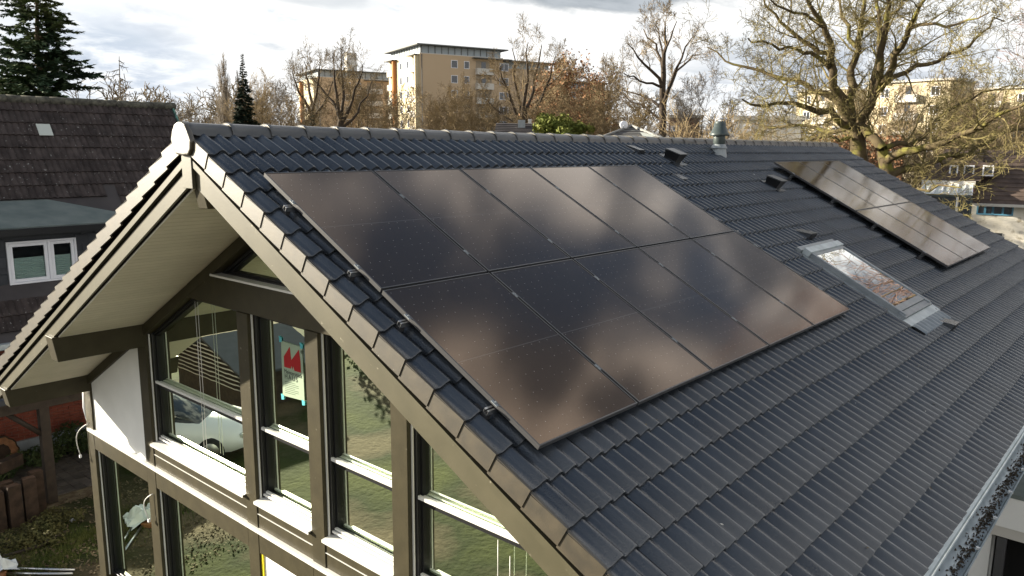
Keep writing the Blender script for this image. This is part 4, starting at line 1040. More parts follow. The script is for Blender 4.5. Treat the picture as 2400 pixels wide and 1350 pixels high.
STY = {
 'vase': dict(n=[7, 8, 6, 4, 3], w=[.04, .08, .10, .13, .15], up=[.05, .11, .09, .06, .05], c=[15, 9, 7, 5], t0=[.25, .15, .12, .1], ang=[(18, 45), (22, 48), (25, 52), (25, 55)], len=[.66, .42, .45, .5], sh=[.6, .5, .4, .4], rr=.5, tap=.88, rmin=.009),
 'round': dict(n=[7, 8, 6, 4, 3], w=[.05, .09, .12, .15, .17], up=[.04, .07, .06, .05, .04], c=[16, 9, 7, 5], t0=[.22, .15, .12, .1], ang=[(30, 62), (25, 55), (28, 58), (28, 60)], len=[.55, .45, .46, .5], sh=[.5, .5, .4, .4], rr=.48, tap=.88, rmin=.009),
 'poplar': dict(n=[10, 8, 6, 3], w=[.02, .05, .08, .1], up=[.03, .30, .28, .2], c=[46, 8, 6], t0=[.10, .15, .1], ang=[(18, 34), (15, 32), (15, 35)], len=[.36, .42, .5], sh=[.85, .5, .4], rr=.38, tap=.9, rmin=.010),
 'tall': dict(n=[10, 9, 6, 4, 3], w=[.02, .07, .10, .13, .15], up=[.03, .09, .06, .05, .03], c=[24, 8, 6, 4], t0=[.34, .25, .18, .1], ang=[(35, 58), (25, 50), (25, 55), (25, 55)], len=[.45, .42, .45, .5], sh=[.65, .5, .4, .4], rr=.46, tap=.9, rmin=.008),
 'scrub': dict(n=[5, 7, 5, 3], w=[.08, .12, .15, .18], up=[.04, .07, .05, .04], c=[22, 13, 8], t0=[.04, .1, .1], ang=[(15, 50), (22, 52), (25, 58)], len=[.75, .45, .5], sh=[.3, .4, .4], rr=.42, tap=.88, rmin=.009),
}
TREE = {}
def tree_template(key, style, seed, r0, thick=1.0, leaves=None):
    """a tree of height 1 * 15 m; trunk and crown are two meshes"""
    rnd = random.Random(seed); out = []; P = dict(STY[style]); P['rmin'] = P['rmin'] * thick
    Ht = 12.0
    grow(out, V((0, 0, 0)), V((rnd.gauss(0, .03), rnd.gauss(0, .03), 1)).normalized(), r0, Ht, 0, P, rnd)
    top = max(q.z for o in out for q in o[0]); sc = 15.0 / top
    a, c = MB(), MB()
    for pts, rad, lev in out:
        pts = [q * sc for q in pts]
        if lev <= 1: a.tube(pts, rad, 6 if lev == 0 else 4, cap=False)
        else: c.tube(pts, rad, 3, cap=False, sm=False)
    if leaves:
        tips = [o[0][-1] * sc for o in out if o[2] >= 2]
        for q in tips:
            for _ in range(leaves):
                d = V((rnd.gauss(0, 1), rnd.gauss(0, 1), rnd.gauss(0, 1))).normalized(); e = d.orthogonal().normalized(); f_ = d.cross(e); l = rnd.uniform(.05, .11)
                p_ = q + V((rnd.gauss(0, .25), rnd.gauss(0, .25), rnd.gauss(0, .25)))
                c.add([p_ - e * l, p_ + f_ * l, p_ + e * l, p_ - f_ * l], [(0, 1, 2, 3)], 1)
    TREE[key] = (a, c)
    return a, c
TM = {}
def template(key, style, seed, r0, mat_a, mat_c, thick=1.0, leaves=None):
    a, c = tree_template(key, style, seed, r0, thick, leaves)
    TM[key] = (a.mesh('trunk', M[mat_a]), c.mesh('crown', [M[mat_c], M['rust']]))
template('vase1', 'vase', 3, .26, 'bark', 'twig', 1.15)
template('vase2', 'vase', 8, .24, 'bark', 'twig', 1.15)
template('round1', 'round', 21, .24, 'bark', 'twiggrey', 1.15)
template('round2', 'round', 34, .24, 'bark', 'twig', 1.15)
template('poplar1', 'poplar', 5, .20, 'bark', 'twiggrey', .9)
template('tall1', 'tall', 13, .26, 'darkbark', 'twig', 1.3)
template('scrub1', 'scrub', 41, .16, 'bark', 'twig', 1.4)
template('rust1', 'round', 55, .24, 'bark', 'twig', 1.5, leaves=1)
def place_tree(key, px, py, D, lab, w=1.0, rz=None, group='bare trees of the treeline', name='bare_tree'):
    t_ = at(px, py, D); h = t_.z - GZ; s = h / 15.0
    m = Matrix.Translation((t_.x, t_.y, GZ)) @ Matrix.Rotation(R.uniform(0, 6.28) if rz is None else rz, 4, 'Z') @ Matrix.Diagonal((s * w, s * w, s, 1))
    o = thing(name, lab, 'tree', group=group, mw=m)
    link('trunk', TM[key][0], o); link('crown', TM[key][1], o)
    return o
TL = [
 ('poplar1', 526, 118, 88, 'taller of the two slim bare poplars left of the dark spruce', .95),
 ('poplar1', 500, 178, 84, 'shorter bare poplar left of the dark spruce', 1.05),
 ('poplar1', 556, 165, 96, 'bare poplar half hidden behind the dark spruce', .9),
 ('round1', 432, 222, 95, 'small round bare tree just right of the old ridge end', 1.0),
 ('round1', 392, 226, 98, 'small bare tree directly above the old ridge end', 1.0),
 ('scrub1', 345, 208, 62, 'bare scrubby tree rising behind the right part of the old ridge', 1.2),
 ('vase1', 622, 160, 78, 'bare tree just right of the dark spruce', .95),
 ('round1', 668, 142, 84, 'grey rounded bare tree right of the spruce against white sky', 1.0),
 ('round2', 850, 148, 86, 'bare tree rising over the roof right of the block chimney', .9),
 ('vase2', 905, 192, 66, 'thin bare tree before the sunlit balconies of the tall block', .85),
 ('round2', 655, 205, 66, 'low brown bare tree between spruce and smaller apartment block', 1.3),
 ('vase2', 1012, 212, 68, 'low bare tree at the foot of the ochre wall, left one', .95),
 ('round2', 1062, 190, 64, 'bushy dark bare tree in the middle before the ochre wall', 1.2),
 ('vase1', 1118, 168, 70, 'upright bare tree before the balconies of the ochre wall', .8),
 ('rust1', 1300, 112, 74, 'bare tree still carrying rusty dead leaves', 1.0),
 ('rust1', 1352, 138, 82, 'second tree with rusty dead leaves, farther right', .95),
 ('tall1', 1420, 100, 78, 'slender bare tree forking high, right of the rusty trees', .8),
 ('round2', 1380, 195, 62, 'dense low bare tree right of the yellow green bush', 1.3),
 ('round2', 1258, 205, 60, 'low bare tree behind the small dark roof with chimney', 1.2),
 ('round2', 1455, 240, 88, 'dense brown bare tree left of the tall single one', 1.3),
 ('round1', 1648, 118, 70, 'leaning pale bare tree between the tall single tree and the oak', .95),
 ('scrub1', 1672, 190, 48, 'yellowish twiggy tree behind the flue', 1.25),
 ('scrub1', 1740, 215, 44, 'yellowish twiggy thicket right of the flue', 1.3),
 ('round1', 1585, 225, 105, 'distant grey bare tree low between tall tree and flue', 1.6),
 ('scrub1', 2150, 178, 74, 'sunlit twiggy tree right behind the forking of the oak', 1.2),
 ('round2', 2300, 140, 80, 'tall sunlit bare tree before the pale block behind the oak', 1.0),
 ('scrub1', 2060, 215, 66, 'low sunlit twiggy thicket behind the oak trunk', 1.4),
 ('scrub1', 2250, 175, 84, 'sunlit twiggy tree behind the right half of the oak', 1.0),
 ('scrub1', 2345, 150, 90, 'sunlit twiggy tree at the right edge above the white house', 1.3),
]
for key, px, py, D, lab, w in TL: place_tree(key, px, py, D, lab, w)
# far wood closing the horizon
b = MB(); rw = random.Random(77)
STY['far'] = dict(STY['round']); STY['far'].update(n=[6, 6, 4, 3], w=[.05, .09, .12, .15], c=[13, 8, 4], rmin=.032)
srcs = []
for k_ in range(4):
    out = []; rr_ = random.Random(200 + k_); grow(out, V((0, 0, 0)), V((0, 0, 1)), .25, 12, 0, STY['far'], rr_); q = MB(); tp = max(p_.z for o in out for p_ in o[0]); 
    for pts, rad, lev in out: q.tube([p_ * (15 / tp) for p_ in pts], rad, 3, cap=False, sm=False)
    srcs.append(q)
for i in range(66):
    px = rw.uniform(250, 2550); D = rw.uniform(110, 200)
    q = at(px, 300, D); h = rw.uniform(11, 17) * (1 + .35 * (D - 115) / 115); s = h / 15; a = rw.uniform(0, 6.28); ca_, sa_ = cos(a) * s * 1.35, sin(a) * s * 1.35
    src = srcs[i % 4]
    b.add([(q.x + c[0] * ca_ - c[1] * sa_, q.y + c[0] * sa_ + c[1] * ca_, GZ + c[2] * s) for c in src.v], src.f)
o = kind(b.build('far_wood', M['twig']), 'stuff'); o['label'] = 'far grey brown wood along the horizon'; o['category'] = 'wood'

# the great oak behind the far verge
oak = thing('oak_tree', 'great spreading bare oak with mossy limbs behind the far end of the roof', 'tree', group=None)
OD = 31.0
ro = random.Random(4)
OB = at(2040, 420, OD); oak.location = (OB.x, OB.y, GZ); OO = V((OB.x, OB.y, GZ))
view_h = V((OB.x - CAM.x, OB.y - CAM.y, 0)).normalized()
limbs = [
 ([(1330, 1500), (1290, 1300), (1235, 1050), (1195, 890)], .44, .34, 0, 0),
 ([(1480, 1500), (1450, 1250), (1420, 1120), (1405, 1045)], .34, .26, -.5, -.5),
 ([(1405, 1045), (1340, 965), (1285, 905), (1245, 860)], .24, .20, -.5, -.2),
 ([(1180, 880), (1120, 760), (1080, 640), (1060, 500), (1050, 350), (1000, 220), (960, 130), (890, 30), (850, -70)], .25, .07, 0, -2),
 ([(1190, 880), (1170, 700), (1180, 540), (1210, 420), (1230, 280), (1260, 140), (1285, -60)], .24, .08, 0, 2.5),
 ([(1222, 330), (1170, 180), (1110, 60), (1080, -70)], .11, .05, 1.2, 3),
 ([(1240, 880), (1310, 760), (1360, 640), (1390, 450), (1415, 280), (1440, 100), (1430, -60)], .25, .08, 0, -1.5),
 ([(1330, 740), (1340, 560), (1385, 350), (1390, 200), (1365, 40), (1350, -60)], .17, .06, -.3, 2),
 ([(1380, 640), (1480, 470), (1540, 330), (1590, 190), (1650, 80), (1740, -50)], .18, .06, -.5, -3),
 ([(1180, 880), (1080, 835), (960, 790), (840, 745), (720, 725), (560, 745), (420, 700)], .19, .04, 0, -3),
 ([(1130, 760), (1000, 655), (880, 600), (740, 560), (600, 520), (440, 470), (300, 430), (170, 330)], .16, .03, 0, 1.5),
 ([(1060, 520), (980, 420), (900, 370), (800, 345), (680, 350), (560, 290), (460, 270)], .12, .03, -.6, -3.5),
 ([(1055, 400), (960, 370), (860, 300), (760, 220), (680, 150), (600, 60), (570, -40)], .13, .04, -.6, -1),
 ([(985, 190), (900, 130), (780, 90), (660, 40), (560, -40)], .08, .03, -1.5, -4),
 ([(1430, 1140), (1560, 1060), (1700, 1035), (1850, 1000), (2000, 930), (2150, 850), (2300, 770), (2420, 720)], .20, .05, -.5, -4),
 ([(1470, 1230), (1600, 1180), (1750, 1140), (1880, 1085), (2010, 1110), (2120, 1010), (2260, 930), (2420, 900)], .20, .05, -.5, 2),
 ([(1400, 600), (1480, 540), (1640, 460), (1800, 430), (1950, 360), (2060, 270), (2160, 190), (2260, 150)], .13, .03, -.8, 3),
 ([(1425, 1040), (1560, 1010), (1700, 960), (1800, 830), (1950, 730), (2100, 650), (2300, 600)], .13, .03, -.5, 4),
 ([(1180, 890), (1060, 930), (940, 900), (800, 880), (620, 900), (500, 870)], .13, .03, .2, 3),
 ([(1200, 960), (1100, 990), (1000, 960), (860, 1010)], .10, .03, .2, -2),
 ([(1600, 190), (1720, 170), (1850, 190), (2000, 140), (2150, 90)], .08, .025, -2, -4),
 ([(1240, 240), (1330, 140), (1420, 60), (1520, -40)], .08, .03, 1.6, 4),
 ([(1480, 1240), (1560, 1330), (1660, 1330), (1800, 1300), (1960, 1320)], .10, .03, -.5, -3),
]
OP = dict(n=[6, 6, 5, 4, 3], w=[.1, .17, .20, .22, .24], up=[.02, .05, .04, .03, .02], c=[0, 6, 5, 3], t0=[.2, .15, .1, .1], ang=[(30, 70), (30, 65), (30, 65), (30, 65)], len=[.5, .48, .52, .55], sh=[.5, .4, .4, .4], rr=.48, tap=.85, rmin=.0055)
def limb_tree(obj, limbs, D, P, rnd, dens, mats, wig=.06, kid=(.9, 2.3), ox=1600, sc=3, kr=.045, org=None, skip=.15):
    bt_, bc_ = MB(), MB()
    for pl, r0, r1, d0, d1 in limbs:
        raw = []
        for i, (a, c) in enumerate(pl):
            t = i / (len(pl) - 1); q = at(ox + a / sc, c / sc, D + d0 + (d1 - d0) * t); raw.append(q - org)
        pts = []
        for i in range(len(raw) - 1):
            for t in (0, .5):
                q = raw[i].lerp(raw[i + 1], t)
                if t: q = q + V((rnd.gauss(0, wig), rnd.gauss(0, wig), rnd.gauss(0, wig)))
                pts.append(q)
        pts.append(raw[-1]); n = len(pts)
        rad = [r0 + (r1 - r0) * (i / (n - 1)) for i in range(n)]
        bt_.tube(pts, rad, 7, cap=False)
        L_ = sum((pts[i + 1] - pts[i]).length for i in range(n - 1))
        if d0 == d1: continue
        dirs = [(pts[min(i + 1, n - 1)] - pts[max(i - 1, 0)]).normalized() for i in range(n)]
        out = []; cnt = int(L_ * dens)
        for q in range(cnt):
            t = skip + (1 - skip) * (q + rnd.random()) / cnt; i = min(n - 2, int(t * (n - 1))); f = t * (n - 1) - i
            pp = pts[i].lerp(pts[i + 1], f); rr = rad[i] * (1 - f) + rad[i + 1] * f; dd = dirs[i + 1]
            ax = dd.orthogonal().normalized(); ax.rotate(Matrix.Rotation(rnd.uniform(0, 2 * pi), 3, dd)); nd_ = dd.copy(); nd_.rotate(Matrix.Rotation(radians(rnd.uniform(*P['a0'])), 3, ax))
            nd_ = (nd_ + V((0, 0, .15))).normalized()
            grow(out, pp, nd_, min(rr * .42, kr), rnd.uniform(*kid) * (1.25 - .5 * t), 1, P, rnd)
        for p2, r2, lev in out: bc_.tube(p2, r2, 4 if lev == 1 else 3, cap=False, sm=False)
    bt_.build('trunk', mats[0], obj); bc_.build('crown', mats[1], obj)
OP['a0'] = (35, 78)
limb_tree(oak, [(l_, a_ * .78, b_ * .72, c_, d_) for l_, a_, b_, c_, d_ in limbs], OD, OP, ro, 2.5, (M['oakbark'], M['oaktwig']), org=OO)
def far_tree(name, lab, px, D, limbs, mats, dens, kid, seed, rmin=.0095):
    q = at(px, 320, D); t = thing(name, lab, 'tree', (q.x, q.y, GZ), 'bare trees of the treeline')
    P = dict(OP); P.update(w=[.1, .10, .12, .14, .16], c=[0, 7, 5, 3], rmin=rmin, a0=(25, 60), ang=[(25, 60), (25, 52), (25, 55), (25, 55)], up=[.02, .07, .06, .04, .03])
    limb_tree(t, limbs, D, P, random.Random(seed), dens, mats, wig=.10, kid=kid, ox=0, sc=1, kr=.05, org=V((q.x, q.y, GZ)), skip=.2)
far_tree('bare_tree', 'tall bare tree with straight dark stem standing alone against the sky', 1552, 62, [
 ([(1551, 460), (1552, 314), (1553, 243)], .34, .27, 0, 0),
 ([(1553, 243), (1555, 178), (1556, 124), (1558, 89), (1559, 50)], .27, .04, 0, .6),
 ([(1556, 246), (1574, 190), (1598, 136), (1624, 86)], .17, .03, 0, -2.5),
 ([(1552, 256), (1527, 234), (1505, 224), (1458, 211)], .13, .03, 0, 2.0),
 ([(1553, 210), (1527, 166), (1494, 133), (1471, 102)], .15, .03, 0, -2),
 ([(1554, 170), (1538, 118), (1517, 88), (1508, 68)], .12, .03, 0, 2.2),
 ([(1556, 126), (1572, 90), (1586, 50)], .10, .03, .2, -1.2),
 ([(1555, 145), (1545, 90), (1535, 57)], .09, .03, .2, 1.5),
 ([(1557, 228), (1586, 166), (1617, 140), (1640, 128)], .12, .03, 0, 2.6),
 ([(1553, 206), (1515, 195), (1485, 178), (1462, 172)], .11, .03, 0, -3),
 ([(1553, 285), (1525, 262), (1480, 240), (1440, 205)], .12, .03, 0, 1.5)], (M['darkbark'], M['twig']), .8, (1.2, 2.6), 61)
far_tree('bare_tree', 'large vase shaped bare tree before the right end of the tall block', 1225, 68, [
 ([(1224, 460), (1224, 330), (1226, 292)], .36, .30, 0, 0),
 ([(1225, 300), (1198, 235), (1180, 190), (1172, 160)], .17, .03, 0, -2),
 ([(1226, 292), (1212, 215), (1205, 160), (1200, 112)], .18, .03, 0, 1.5),
 ([(1226, 290), (1232, 215), (1236, 150), (1238, 98)], .20, .03, 0, -1),
 ([(1228, 290), (1250, 215), (1262, 150), (1270, 104)], .18, .03, 0, 2.5),
 ([(1230, 295), (1268, 235), (1290, 180), (1302, 130)], .16, .03, 0, -2.5),
 ([(1222, 305), (1185, 272), (1155, 250), (1130, 230)], .13, .03, 0, 2),
 ([(1205, 250), (1188, 205), (1160, 175)], .09, .03, .5, 2.5),
 ([(1258, 240), (1280, 205), (1322, 165)], .09, .03, -.5, 2)], (M['darkbark'], M['twig']), .8, (1.3, 3.0), 62)
far_tree('bare_tree', 'wide forked bare tree before the middle of the smaller apartment block', 800, 68, [
 ([(800, 460), (800, 330), (799, 285)], .34, .28, 0, 0),
 ([(799, 290), (782, 240), (752, 205), (728, 178)], .16, .03, 0, 2),
 ([(799, 285), (790, 225), (783, 175), (780, 130)], .18, .03, 0, -1.5),
 ([(800, 285), (806, 225), (800, 170), (802, 126)], .16, .03, 0, 1.5),
 ([(801, 290), (826, 235), (842, 190), (850, 150)], .15, .03, 0, -2),
 ([(800, 300), (840, 262), (862, 225), (872, 190)], .13, .03, 0, 2)], (M['darkbark'], M['twig']), .8, (1.3, 3.0), 63)
far_tree('bare_tree', 'dark stemmed bare tree before the left corner of the smaller apartment block', 733, 70, [
 ([(732, 460), (732, 320), (731, 270)], .30, .25, 0, 0),
 ([(731, 275), (712, 232), (694, 196), (684, 165)], .15, .03, 0, -2),
 ([(731, 270), (725, 215), (716, 175), (712, 142)], .16, .03, 0, 2),
 ([(732, 270), (742, 222), (748, 180), (750, 150)], .15, .03, 0, -1.5),
 ([(732, 280), (758, 245), (772, 215), (780, 190)], .12, .03, 0, 2)], (M['darkbark'], M['twig']), .8, (1.3, 2.8), 64)

# reddish birch entering at the right edge
bi = thing('birch_tree', 'dense reddish twigged bare tree entering at the right edge above the oak', 'tree'); q = at(2640, 300, 34); bi.location = (q.x, q.y, GZ)
out = []; BP = dict(STY['vase']); BP['rmin'] = .008; BP['c'] = [20, 9, 7, 4]
grow(out, V((0, 0, 0)), V((0, 0, 1)), .2, 15.5, 0, BP, random.Random(9)); a, c = MB(), MB()
for pts, rad, lev in out: (a if lev < 2 else c).tube(pts, rad, 5 if lev < 2 else 3, cap=False, sm=False)
a.build('trunk', M['bark'], bi); c.build('crown', M['redtwig'], bi)

# conifers
def conifer(name, lab, base, h, r0, spread, whorls, per, droop, mat, seed, z0=.1, sz=.20, dens=1.0, low=.55):
    rnd = random.Random(seed); t = thing(name, lab, 'tree', (base.x, base.y, GZ)); a, c = MB(), MB()
    a.tube([V((rnd.gauss(0, .05) * (i > 0), rnd.gauss(0, .05) * (i > 0), h * i / 8)) for i in range(9)], [r0 * (1 - .93 * i / 8) for i in range(9)], 7, cap=False)
    for wv_ in range(whorls):
        for q in range(per):
            f = z0 + (1 - z0) * (wv_ + rnd.uniform(-.6, 1.2)) / whorls; f = min(max(f, z0), .997); z = f * h
            az = rnd.uniform(0, 2 * pi); L_ = spread * (1 - f) ** low * rnd.uniform(.55, 1.15)
            if L_ < .06: L_ = .06
            d = V((cos(az), sin(az), rnd.uniform(-.12, .42))).normalized(); p_ = V((0, 0, z)); pts = [p_]; n = 6
            for i in range(n):
                d = (d + V((rnd.gauss(0, .06), rnd.gauss(0, .06), -droop * (1 if i < 4 else -.9) + rnd.gauss(0, .05)))).normalized(); p_ = p_ + d * (L_ / n); pts.append(p_)
            a.tube(pts, [max(.008, .035 * (L_ / spread + .2) * (1 - i / (n + 1))) for i in range(n + 1)], 3, cap=False, sm=False)
            m_ = int(L_ / sz * 9 * dens) + 4
            for _ in range(m_):
                tt = .18 + .82 * rnd.random() ** .8; i = min(n - 1, int(tt * n)); pp = pts[i].lerp(pts[i + 1], tt * n - i); bd = (pts[i + 1] - pts[i]).normalized()
                side = V((-bd.y, bd.x, 0)).normalized() * rnd.choice((-1, 1))
                dd = (bd * rnd.uniform(.5, 1.1) + side * rnd.uniform(.2, 1.0) + V((0, 0, rnd.gauss(-.12, .22)))).normalized()
                l = sz * rnd.uniform(.6, 1.5) * (1.15 - .5 * tt) * min(1, .3 + 2.2 * (1 - f)); nrm = V((rnd.gauss(0, .4), rnd.gauss(0, .4), 1)).normalized(); ww = dd.cross(nrm).normalized() * l * .24
                e = pp + dd * l
                c.add([pp, pp + dd * l * .45 + ww, e, pp + dd * l * .45 - ww], [(0, 1, 2, 3)])
                if rnd.random() < .7:
                    for sg in (-1, 1):
                        b0 = pp + dd * l * .35; e2 = b0 + (dd * .6 + ww.normalized() * sg * .8).normalized() * l * .6
                        c.add([b0, b0.lerp(e2, .5) + dd * l * .07, e2, b0.lerp(e2, .5) - dd * l * .07], [(0, 1, 2, 3)])
    a.build('trunk', M['bark'], t); c.build('needles', mat, t)
conifer('conifer', 'big dark green conifer with tiered boughs behind the old roof, upper left', at(98, 200, 30), 13.6, .26, 3.3, 46, 9, .05, M['needle'], 17, z0=.36, sz=.30, dens=1.7, low=.60)
conifer('conifer', 'second green conifer with paler boughs cut by the left photo edge', at(-12, 200, 27), 10.6, .2, 2.3, 32, 8, .05, M['needle'], 23, z0=.4, sz=.28, dens=1.6, low=.6)
conifer('spruce_tree', 'slim blackish spruce standing alone before the bare treeline', at(571, 200, 62), at(571, 126, 62).z - GZ, .16, 2.3, 66, 8, .09, M['needle2'], 29, z0=.25, sz=.34, dens=1.3, low=.95)
conifer('spruce_tree', 'small dark ivy clad conifer in front of the smaller apartment block', at(733, 300, 62), at(733, 252, 62).z - GZ, .12, .8, 26, 6, .08, M['needle2'], 31, z0=.4, sz=.26, dens=.8)
# thin larch with few branches
la = thing('larch_tree', 'thin sparse larch with drooping bare branches right of the big conifer', 'tree'); q = at(283, 200, 40); la.location = (q.x, q.y, GZ)
h = at(283, 132, 40).z - GZ; a, c = MB(), MB(); rl = random.Random(5)
a.tube([V((rl.gauss(0, .04), rl.gauss(0, .04), h * i / 8)) for i in range(9)], [.13 * (1 - .9 * i / 8) for i in range(9)], 6, cap=False)
for i in range(26):
    f = .55 + .45 * i / 26; L_ = 2.6 * (1 - f) ** .55 * rl.uniform(.5, 1.2) + .15; az = rl.uniform(0, 6.28); d = V((cos(az), sin(az), .0)); p_ = V((0, 0, f * h)); pts = [p_]
    for k_ in range(7):
        d = (d + V((rl.gauss(0, .08), rl.gauss(0, .08), -.16 if k_ < 3 else .17))).normalized(); p_ = p_ + d * L_ / 7; pts.append(p_)
    a.tube(pts, [.028 * (1 - .75 * k_ / 7) for k_ in range(8)], 4, cap=False)
    for _ in range(int(L_ * 9)):
        k_ = rl.randrange(1, 7); pp = pts[k_]; c.tube([pp, pp + V((rl.gauss(0, .12), rl.gauss(0, .12), rl.gauss(-.14, .08)))], [.012, .008], 3, cap=False, sm=False)
a.build('trunk', M['twiggrey'], la); c.build('crown', M['twiggrey'], la)
# bright evergreen bushes over the ridge
def bush(lab, px, py, D, rad, n):
    q = at(px, py, D); t = thing('bush', lab, 'bush', (q.x, q.y, GZ)); b = MB(); H_ = q.z - GZ
    for _ in range(22):
        c = V((R.gauss(0, rad * .45), R.gauss(0, rad * .45), H_ - abs(R.gauss(0, rad * .7)) - .2)); leaf_clump(b, c, rad * .42, n // 22, .13, R, 1.1)
    b.build('foliage', M['bush'], t); b = MB(); b.tube([V((0, 0, 0)), V((0, 0, H_ - .5))], [.1, .04], 5); b.build('stem', M['darkwood'], t)
bush('bright yellow green bush showing over the ridge right of the small chimney', 1302, 276, 46, 1.15, 3000)
bush('smaller yellowish bush right beside the bright green one over the ridge', 1352, 288, 47, .8, 1600)
# rusty beech hedge
hb = thing('hedge', 'rusty brown beech hedge seen over the far ridge beside the white gable', 'hedge'); q = at(1990, 330, 58); hb.location = (q.x, q.y, GZ)
b = MB(); perp = V((view_h.y, -view_h.x, 0))
for _ in range(5000):
    c = perp * R.uniform(-2.4, 3.4) + view_h * R.uniform(-.6, .6) + V((0, 0, R.uniform(3.5, 8.35))); d = V((R.gauss(0, 1), R.gauss(0, 1), R.gauss(0, 1))).normalized(); e = d.orthogonal().normalized(); f_ = d.cross(e); l = R.uniform(.05, .13)
    b.add([c - e * l, c + f_ * l * .7, c + e * l, c - f_ * l * .7], [(0, 1, 2, 3)])
b.build('foliage', M['rust'], hb); b = MB()
for i in range(7): b.tube([perp * (i * .9 - 2.4), perp * (i * .9 - 2.4) + V((0, 0, 7.6))], [.08, .03], 5)
b.build('stem', M['bark'], hb)

# ------------------------------------------------------------------ apartment blocks
def block(name, lab, px, D, ztop_px, ul, ur, az_r, spec):
    """corner at pixel px; ul, ur = lengths of the left and right face, az_r = heading of the right face"""
    c = at(px, ztop_px, D); H_ = c.z - GZ
    ex = V((cos(az_r), sin(az_r), 0)); ey = V((-ex.y, ex.x, 0))
    m = Matrix(((ex.x, ey.x, 0, c.x), (ex.y, ey.y, 0, c.y), (0, 0, 1, GZ), (0, 0, 0, 1)))
    return thing(name, lab, 'building', mw=m), H_
FH = 2.75
def facade_window(b_f, b_g, t, x, z, w, h, face, mull=True, y=0):
    """face 'r': right face in the x-z plane at y=0; 'l': left face in the y-z plane at x=0"""
    def P(a, d, zz): return V((a, d + y, zz)) if face == 'r' else V((d, a, zz))
    f = MB(); f.ring([(x, z), (x + w, z), (x + w, z + h), (x, z + h)], [(x + .09, z + .09), (x + w - .09, z + .09), (x + w - .09, z + h - .09), (x + .09, z + h - .09)], -.05, .02, lambda a, c, d: P(a, d, c))
    if mull: 
        f.prism([(x + w / 2 - .04, z + .09), (x + w / 2 + .04, z + .09), (x + w / 2 + .04, z + h - .09), (x + w / 2 - .04, z + h - .09)], -.045, .02, lambda a, c, d: P(a, d, c))
    o = f.build('window', M['pvc'], t)
    g = MB(); g.add([P(a, -.012, c) for a, c in ((x + .09, z + .09), (x + w - .09, z + .09), (x + w - .09, z + h - .09), (x + .09, z + h - .09))], [(0, 1, 2, 3)]); g.build('pane', M['winglass'], o)
def balcony(t, x, z, w, face, depth=.55, y=0, mat='parapet'):
    def bx(b, a0, a1, d0, d1, z0, z1):
        if face == 'r': b.box(a0, a1, d0 + y, d1 + y, z0, z1)
        else: b.box(d0, d1, a0, a1, z0, z1)
    b = MB(); bx(b, x, x + w, -depth, -depth + .1, z - .15, z + 1.0); bx(b, x, x + .08, -depth + .1, -.006, z - .15, z + 1.0); bx(b, x + w - .08, x + w, -depth + .1, -.006, z - .15, z + 1.0); bx(b, x + .08, x + w - .08, -depth + .1, -.006, z - .15, z - .02)
    o = b.build('balcony', M[mat], t)
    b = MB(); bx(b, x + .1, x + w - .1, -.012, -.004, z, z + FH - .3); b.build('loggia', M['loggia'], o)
    b = MB(); bx(b, x + w * .35, x + w * .62, -.02, -.014, z + .1, z + FH - .5); b.build('pane', M['winglass'], o)
def pillar(t, a0, a1, d0, d1, z0, z1, face, mat, name='pillar', y=0):
    b = MB()
    if face == 'r': b.box(a0, a1, d0 + y, d1 + y, z0, z1)
    else: b.box(d0, d1, a0, a1, z0, z1)
    b.build(name, mat, t)
